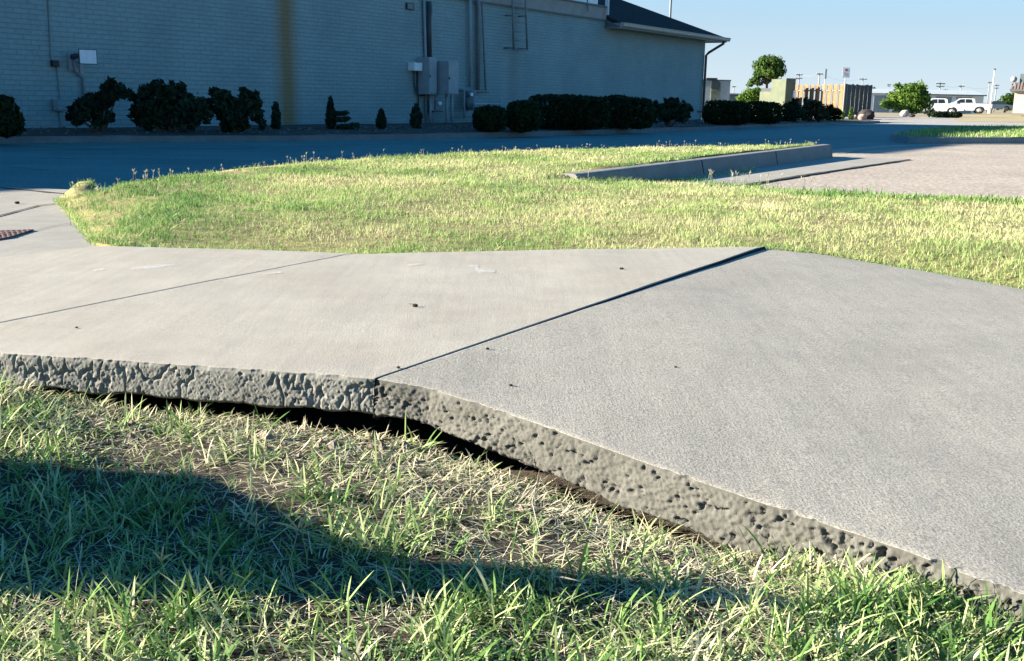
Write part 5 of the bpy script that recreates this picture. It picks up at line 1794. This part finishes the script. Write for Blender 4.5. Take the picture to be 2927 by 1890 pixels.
# ---- white storage units: a long low building with grey doors
M['white_metal'] = plain('white_ribbed_metal', (0.60, 0.62, 0.62), 0.5, 0, 0.06, 1.5)
M['door_metal'] = plain('roller_door_grey', (0.24, 0.27, 0.30), 0.5, 0, 0.08, 1.5)
M['roof_metal'] = plain('pale_metal_roof', (0.42, 0.46, 0.47), 0.45, 0, 0.08, 1)
d0 = 168
a = PD(2478, 324, d0); b = PD(2812, 324, d0)
t = thing('storage_units', 'long low white storage building with grey roller doors behind the trucks', 'building', (a.x, d0, -.35), R(2))
k = d0 / FOC
Lb = b.x - a.x
zt = 3.05
mb = MB(); mb.box(0, Lb, 0, 9, 0, zt); mb.build('wall', M['white_metal'], t)
mb = MB(); mb.prism([(-.2, -.35, zt + .01), (-.2, 4.5, zt + .75), (-.2, 9.3, zt + .01), (-.2, 9.3, zt - .12), (-.2, -.35, zt - .12)], (Lb + .4, 0, 0)); mb.build('roof', M['roof_metal'], t)
x = 0.9
while x + 3 < Lb:
    mb = MB(); mb.box(x, x + 2.6, -.05, -.003, .03, zt - .35)
    for z in np.arange(.25, zt - .4, .25):
        mb.box(x + .02, x + 2.58, -.07, -.052, z, z + .05)
    mb.build('roller_door', M['door_metal'], t)
    x += 3.3
mb = MB(); mb.box(2.5, Lb + .3, -.42, -.352, zt - .16, zt + .02); mb.build('gutter', M['siding'], t)

# ---- pickups: built facing -X (front to the left), length along X
M['car_white'] = plain('white_car_paint', (0.55, 0.57, 0.59), 0.3, 0, 0.03, 1, 0, 60, .5)
M['car_glass'] = plain('dark_glass', (0.015, 0.02, 0.025), 0.12, 0, 0.1, 1, 0, 60, .5)
M['tyre'] = plain('tyre_rubber', (0.02, 0.02, 0.02), 0.9, 0, 0.2, 8)
M['rim'] = plain('alloy_rim', (0.5, 0.5, 0.52), 0.35, 0.6, 0.1, 8)
M['lamp_red'] = plain('tail_lamp', (0.35, 0.02, 0.02), 0.3, 0, 0.1, 8)
M['lamp_clear'] = plain('head_lamp', (0.65, 0.66, 0.68), 0.2, 0, 0.1, 8)
M['car_dark'] = plain('dark_blue_car_paint', (0.03, 0.05, 0.07), 0.3, 0, 0.1, 1, 0, 60, .5)
def extrude_side(mb, side, y0, y1, inset=None):
    n = len(side)
    vs = []
    for j, y in enumerate((y0, y1)):
        for (x, z) in side:
            yy = y
            if inset and z > inset[0]:
                yy = y - (1 if y > 0 else -1) * inset[1] * (z - inset[0])
            vs.append((x, yy, z))
    mb.add(vs, [tuple(range(n)), tuple(range(2 * n - 1, n - 1, -1))] + [(i, n + i, n + (i + 1) % n, (i + 1) % n) for i in range(n)])

def arch(cx, r, z0, n=9, up=True):
    return [(cx + r * math.cos(a), z0 + r * math.sin(a)) for a in np.linspace(math.pi, 0, n)]

def pickup(label, loc, rotz, tonneau=False):
    t = thing('pickup_truck', label, 'pickup truck', loc, rotz, 'white pickup trucks')
    wz, wr, xf, xr_ = .42, .42, -1.92, 1.72
    mb = MB()
    side = [(-2.86, .5)] + [(-2.5, .42)] + arch(xf, .52, .42) + [(-1.2, .38), (1.05, .38)] + arch(xr_, .52, .42) + [(2.4, .5), (2.86, .52), (2.88, 1.15), (2.84, 1.28), (-.9, 1.28), (-1.05, 1.24), (-2.6, 1.14), (-2.86, 1.0)]
    extrude_side(mb, side, -.98, .98, (.95, .12))
    mb.build('body', M['car_white'], t)
    mb = MB()
    cab = [(-1.05, 1.245), (-.32, 1.86), (.1, 1.92), (1.0, 1.9), (1.16, 1.82), (1.24, 1.285), (-.9, 1.285)]
    extrude_side(mb, cab, -.92, .92, (1.25, .22))
    mb.build('cab', M['car_white'], t)
    for s in (-1, 1):
        mb = MB()
        for poly in ([(-.78, 1.33), (-.26, 1.78), (.18, 1.82), (.2, 1.33)], [(.27, 1.33), (.27, 1.82), (.86, 1.8), (.98, 1.36)]):
            vs = [(x, s * (.925 - .22 * (z - 1.25)), z) for x, z in poly]
            mb.prism(vs, (0, s * .008, 0))
        mb.build('side_window', M['car_glass'], t)
    mb = MB(); mb.prism([(-.99, -.78, 1.32), (-.99, .78, 1.32), (-.40, .7, 1.82), (-.40, -.7, 1.82)], (-.012, 0, .012)); mb.build('windscreen', M['car_glass'], t)
    mb = MB(); mb.prism([(1.245, -.7, 1.35), (1.245, .7, 1.35), (1.175, .68, 1.8), (1.175, -.68, 1.8)], (.012, 0, 0)); mb.build('rear_window', M['car_glass'], t)
    mb = MB(); mb.box(1.3, 2.78, -.8, .8, 1.283, 1.34 if tonneau else 1.287, .0); mb.build('bed_cover', M['dark_plastic'], t)
    for cx in (xf, xr_):
        for s in (-1, 1):
            mb = MB(); mb.lathe([(.30, s * .70), (.40, s * .71), (.42, s * .75), (.42, s * .90), (.40, s * .95), (.28, s * .955)], 22, 'y', (cx, 0, wz)); wh = mb.build('wheel', M['tyre'], t, True)
            mb = MB(); mb.lathe([(.27, s * .958), (.25, s * .94), (.10, s * .965), (.05, s * .975)], 14, 'y', (cx, 0, wz)); mb.build('rim', M['rim'], wh, True)
    for s in (-1, 1):
        mb = MB(); mb.box(2.78, 2.895, s * .82 - .09, s * .82 + .1, .86, 1.2, .015); mb.build('tail_light', M['lamp_red'], t)
        mb = MB(); mb.box(-2.88, -2.7, s * .72 - .2, s * .72 + .2, .86, 1.04, .02); mb.build('headlight', M['lamp_clear'], t)
        mb = MB(); mb.box(-.72, -.56, s * 1.0 - .09, s * 1.0 + .1, 1.26, 1.45, .03); mb.build('mirror', M['car_white'], t)
        mb = MB(); mb.box(.04, .16, s * .945 - .012, s * .945 + .03, 1.12, 1.15); mb.build('handle', M['dark_plastic'], t)
    mb = MB(); mb.box(2.86, 3.0, -.9, .9, .5, .68, .03); mb.build('rear_bumper', M['dark_plastic'], t)
    mb = MB(); mb.box(-3.0, -2.84, -.92, .92, .46, .66, .03); mb.build('front_bumper', M['steel'], t)
    mb = MB(); mb.box(-2.9, -2.84, -.5, .5, .72, 1.0, .02); mb.build('grille', M['dark_metal'], t)
    return t
p = PD(2667, 327.5, 128)
pickup('white pickup half hidden by the feathery bush, parked nearest', (p.x, 128, p.z), R(-14)).scale = (1.15, 1, 1)
p = PD(2746, 324.2, 135)
pickup('white crew cab pickup parked beyond the bushes, fully seen with dark windows', (p.x, 135, p.z), R(-16), True).scale = (1.2, 1, .98)
# dark car at the end of the row
p = PD(2846, 318, 150)
t = thing('parked_car', 'dark blue car parked behind the tall light pole', 'car', (p.x, 150, p.z), R(-25))
mb = MB()
extrude_side(mb, [(-2.2, .35)] + arch(-1.35, .4, .35) + arch(1.35, .4, .35) + [(2.2, .4), (2.2, .85), (1.4, .95), (-1.0, .95), (-2.1, .8)], -.88, .88)
mb.build('body', M['car_dark'], t)
mb = MB(); extrude_side(mb, [(-1.0, .955), (-.4, 1.4), (.8, 1.42), (1.5, .955)], -.78, .78, (.95, .3)); mb.build('cabin', M['car_glass'], t)
for cx in (-1.35, 1.35):
    for s in (-1, 1):
        mb = MB(); mb.lathe([(.2, s * .7), (.32, s * .72), (.32, s * .88), (.2, s * .89)], 16, 'y', (cx, 0, .32)); mb.build('wheel', M['tyre'], t, True)
for s in (-1, 1):
    mb = MB(); mb.box(-2.22, -2.05, s * .6 - .18, s * .6 + .18, .6, .76, .02); mb.build('headlight', M['lamp_clear'], t)

# small rock pile and low plants by the drive
boulder('boulder', 2585, 334, 26, 20, 'pale jagged rock pile left of the nearest pickup', M['pale_stone'], zb=-.1, seed=21)
boulder('boulder', 2606, 335, 20, 9, 'dark low rock beside the pale rock pile', M['black_stone'], zb=-.1, seed=22)
shrub('loose_shrub', 'small dark shrub in front of the nearest pickup', 'shrub', 2644, 2668, 312, 334, [(0, .5, .9, .5)], M['leaf_dark'], .1, 350, zb=-.1, seed=23)
shrub('clipped_bush', 'long dark clipped row of low bushes before the nearest pickup', 'bush', 2660, 2746, 320, 337, [(-.5, .5, .5, .5), (0, .5, .5, .5), (.5, .5, .52, .5)], M['leaf_dark'], .1, 1500, zb=-.1, seed=24, box=True, depth_k=.4)
M['canoe_green'] = plain('pale_green_paint', (0.42, 0.50, 0.45), 0.5, 0, 0.1, 3)
# pale awning on the bush side of the truck
# ---- light pole, utility poles with crossarms, and wires
M['pole_pale'] = plain('pale_pole', (0.55, 0.55, 0.53), 0.6, 0, 0.1, 2)
M['pole_wood'] = plain('pole_wood', (0.24, 0.24, 0.24), 0.9, 0, 0.15, 2)
b = PD(2829, 322, 118)
tpz = PD(2845, 196, 118)
t = thing('light_pole', 'tall pale light pole on the dry verge beside the second pickup', 'light pole', (b.x, 118, b.z - .1))
H = tpz.z - b.z + .1
mb = MB(); mb.tube([(0, 0, 0), (0, 0, H)], [.085, .05], 10); mb.build('pole', M['pole_pale'], t, True)
mb = MB(); mb.box(-.12, .12, -.1, .1, H - .18, H - .02, .02); mb.box(-.22, .0, -.06, .06, H - .1, H, .02); mb.build('lamp_head', M['pole_wood'], t)
mb = MB(); mb.lathe([(.24, 0), (.24, .5), (.2, .56)], 12); mb.build('base', M['far_concrete'], t)

upoles = [(2285, 211, 225, 10, 'pole with two crossarms left above the wooden fence', 224),
          (2343, 209, 215, 9, 'pole with one crossarm just left of the edge-on sign', None),
          (2467, 224, 250, 11, 'pole with a crossarm above the dark fence flank', None),
          (2541, 240, 330, 6, 'small faint pole left of the feathery bush top', 246),
          (2604, 236, 330, 8, 'small faint pole above the feathery bush', None),
          (2688, 236, 215, 13, 'pole with the widest dark crossarm above the nearest pickup', 247),
          (2747, 244, 235, 9, 'pole with one crossarm above the second pickup', None),
          (2829, 234, 300, 7, 'thin pole just left of the tall light pole', None),
          (2849, 242, 280, 7, 'thin pole just right of the tall light pole', 252),
          (2098, 246, 300, 6, 'lone faint pole between the block wall and the tall tree', None)]
tops = []
for (px, py, dist, arm, lab, second) in upoles:
    dist *= .9
    tpz = PD(px, py, dist)
    k = dist / FOC
    t = thing('utility_pole', lab, 'utility pole', (tpz.x, dist, -.3), 0, 'utility poles on the horizon')
    H = tpz.z + .3
    mb = MB(); mb.tube([(0, 0, 0), (0, 0, H)], [.16, .11], 8); mb.build('pole', M['pole_wood'], t, True)
    mb = MB(); mb.box(-arm * k, arm * k, -.15, -.03, H - .28, H - .10); mb.build('crossarm', M['pole_wood'], t)
    if second:
        zz = PD(px, second, dist).z + .3
        mb = MB(); mb.box(-arm * k * .9, arm * k * .9, -.15, -.03, zz - .1, zz + .08); mb.build('crossarm', M['pole_wood'], t)
    mb = MB()
    for sx in (-.85, -.4, .4, .85):
        mb.lathe([(.05, H - .1), (.07, H - .02), (.03, H + .08)], 6, 'z', (sx * arm * k, -.09, 0))
    mb.build('insulator', M['galv'], t)
    tops.append(Vector((tpz.x, dist - .09, tpz.z)))
def wire(a, b, sag, lab):
    pts = []
    for i in range(17):
        f = i / 16
        p = a.lerp(b, f)
        p.z -= sag * 4 * f * (1 - f)
        pts.append(p)
    mb = MB()
    o0 = pts[0].copy()
    mb.tube([p - o0 for p in pts], .014, 4)
    o = mb.build('power_line', M['pole_wood'])
    o.location = o0
    tag(o, lab, 'wire', 'power lines')
wire(tops[0], tops[1], .5, 'thin power line sagging between the two poles above the wooden fence')
wire(tops[1], tops[2], .9, 'thin power line from the edge-on sign to the pole above the dark fence')
wire(tops[5], tops[6], .6, 'thin power line between the crossarm poles above the pickups')
wire(tops[6], tops[8], .8, 'thin power line running right to the tall light pole')

# ---- beige building at the right edge
M['beige'] = plain('beige_stucco', (0.42, 0.37, 0.32), 0.9, 0, 0.08, 1)
M['tile'] = plain('brown_tile', (0.16, 0.12, 0.11), 0.8, 0, 0.25, 6)
d0 = 118
a = PD(2894, 318, d0)
k = d0 / FOC
t = thing('beige_building', 'beige building with a tiled mansard and a dark rooftop box at the right edge', 'building', (a.x, d0, a.z - .2), R(-26))
zt = 58 * k + .2
mb = MB(); mb.box(0, 12, 0, 10, 0, zt); mb.build('wall', M['beige'], t)
mb = MB(); mb.prism([(-.55, -.55, zt), (12.5, -.55, zt), (12.5, .25, zt + .75), (.25, .25, zt + .75)], (0, 0, .05))
mb.prism([(-.55, -.55, zt), (.25, .25, zt + .75), (.25, 9, zt + .75), (-.55, 9.8, zt)], (0, 0, .05))
for i in range(40):
    x = -.4 + i * .32
    mb.prism([(x, -.58, zt + .06), (x + .14, -.58, zt + .06), (x + .14 + .02, .2, zt + .8), (x + .02, .2, zt + .8)], (0, 0, .05))
mb.build('mansard', M['tile'], t)
mb = MB(); mb.box(-.5, 12.4, -.5, 9.7, zt - .14, zt - .004); mb.build('soffit', M['siding'], t)
mb = MB(); mb.box(.35, 11, .6, 7, zt + .7, zt + 1.75); mb.build('rooftop_box', M['siding'], t)
mb = MB(); mb.tube([(-.3, .6, zt + .4), (-.25, .6, zt + 1.1)], .04, 6); mb.lathe([(.05, 0), (.26, -.06), (.34, -.16)], 14, 'y', (-.25, .5, zt + 1.15)); mb.build('dish', M['galv'], t, True)
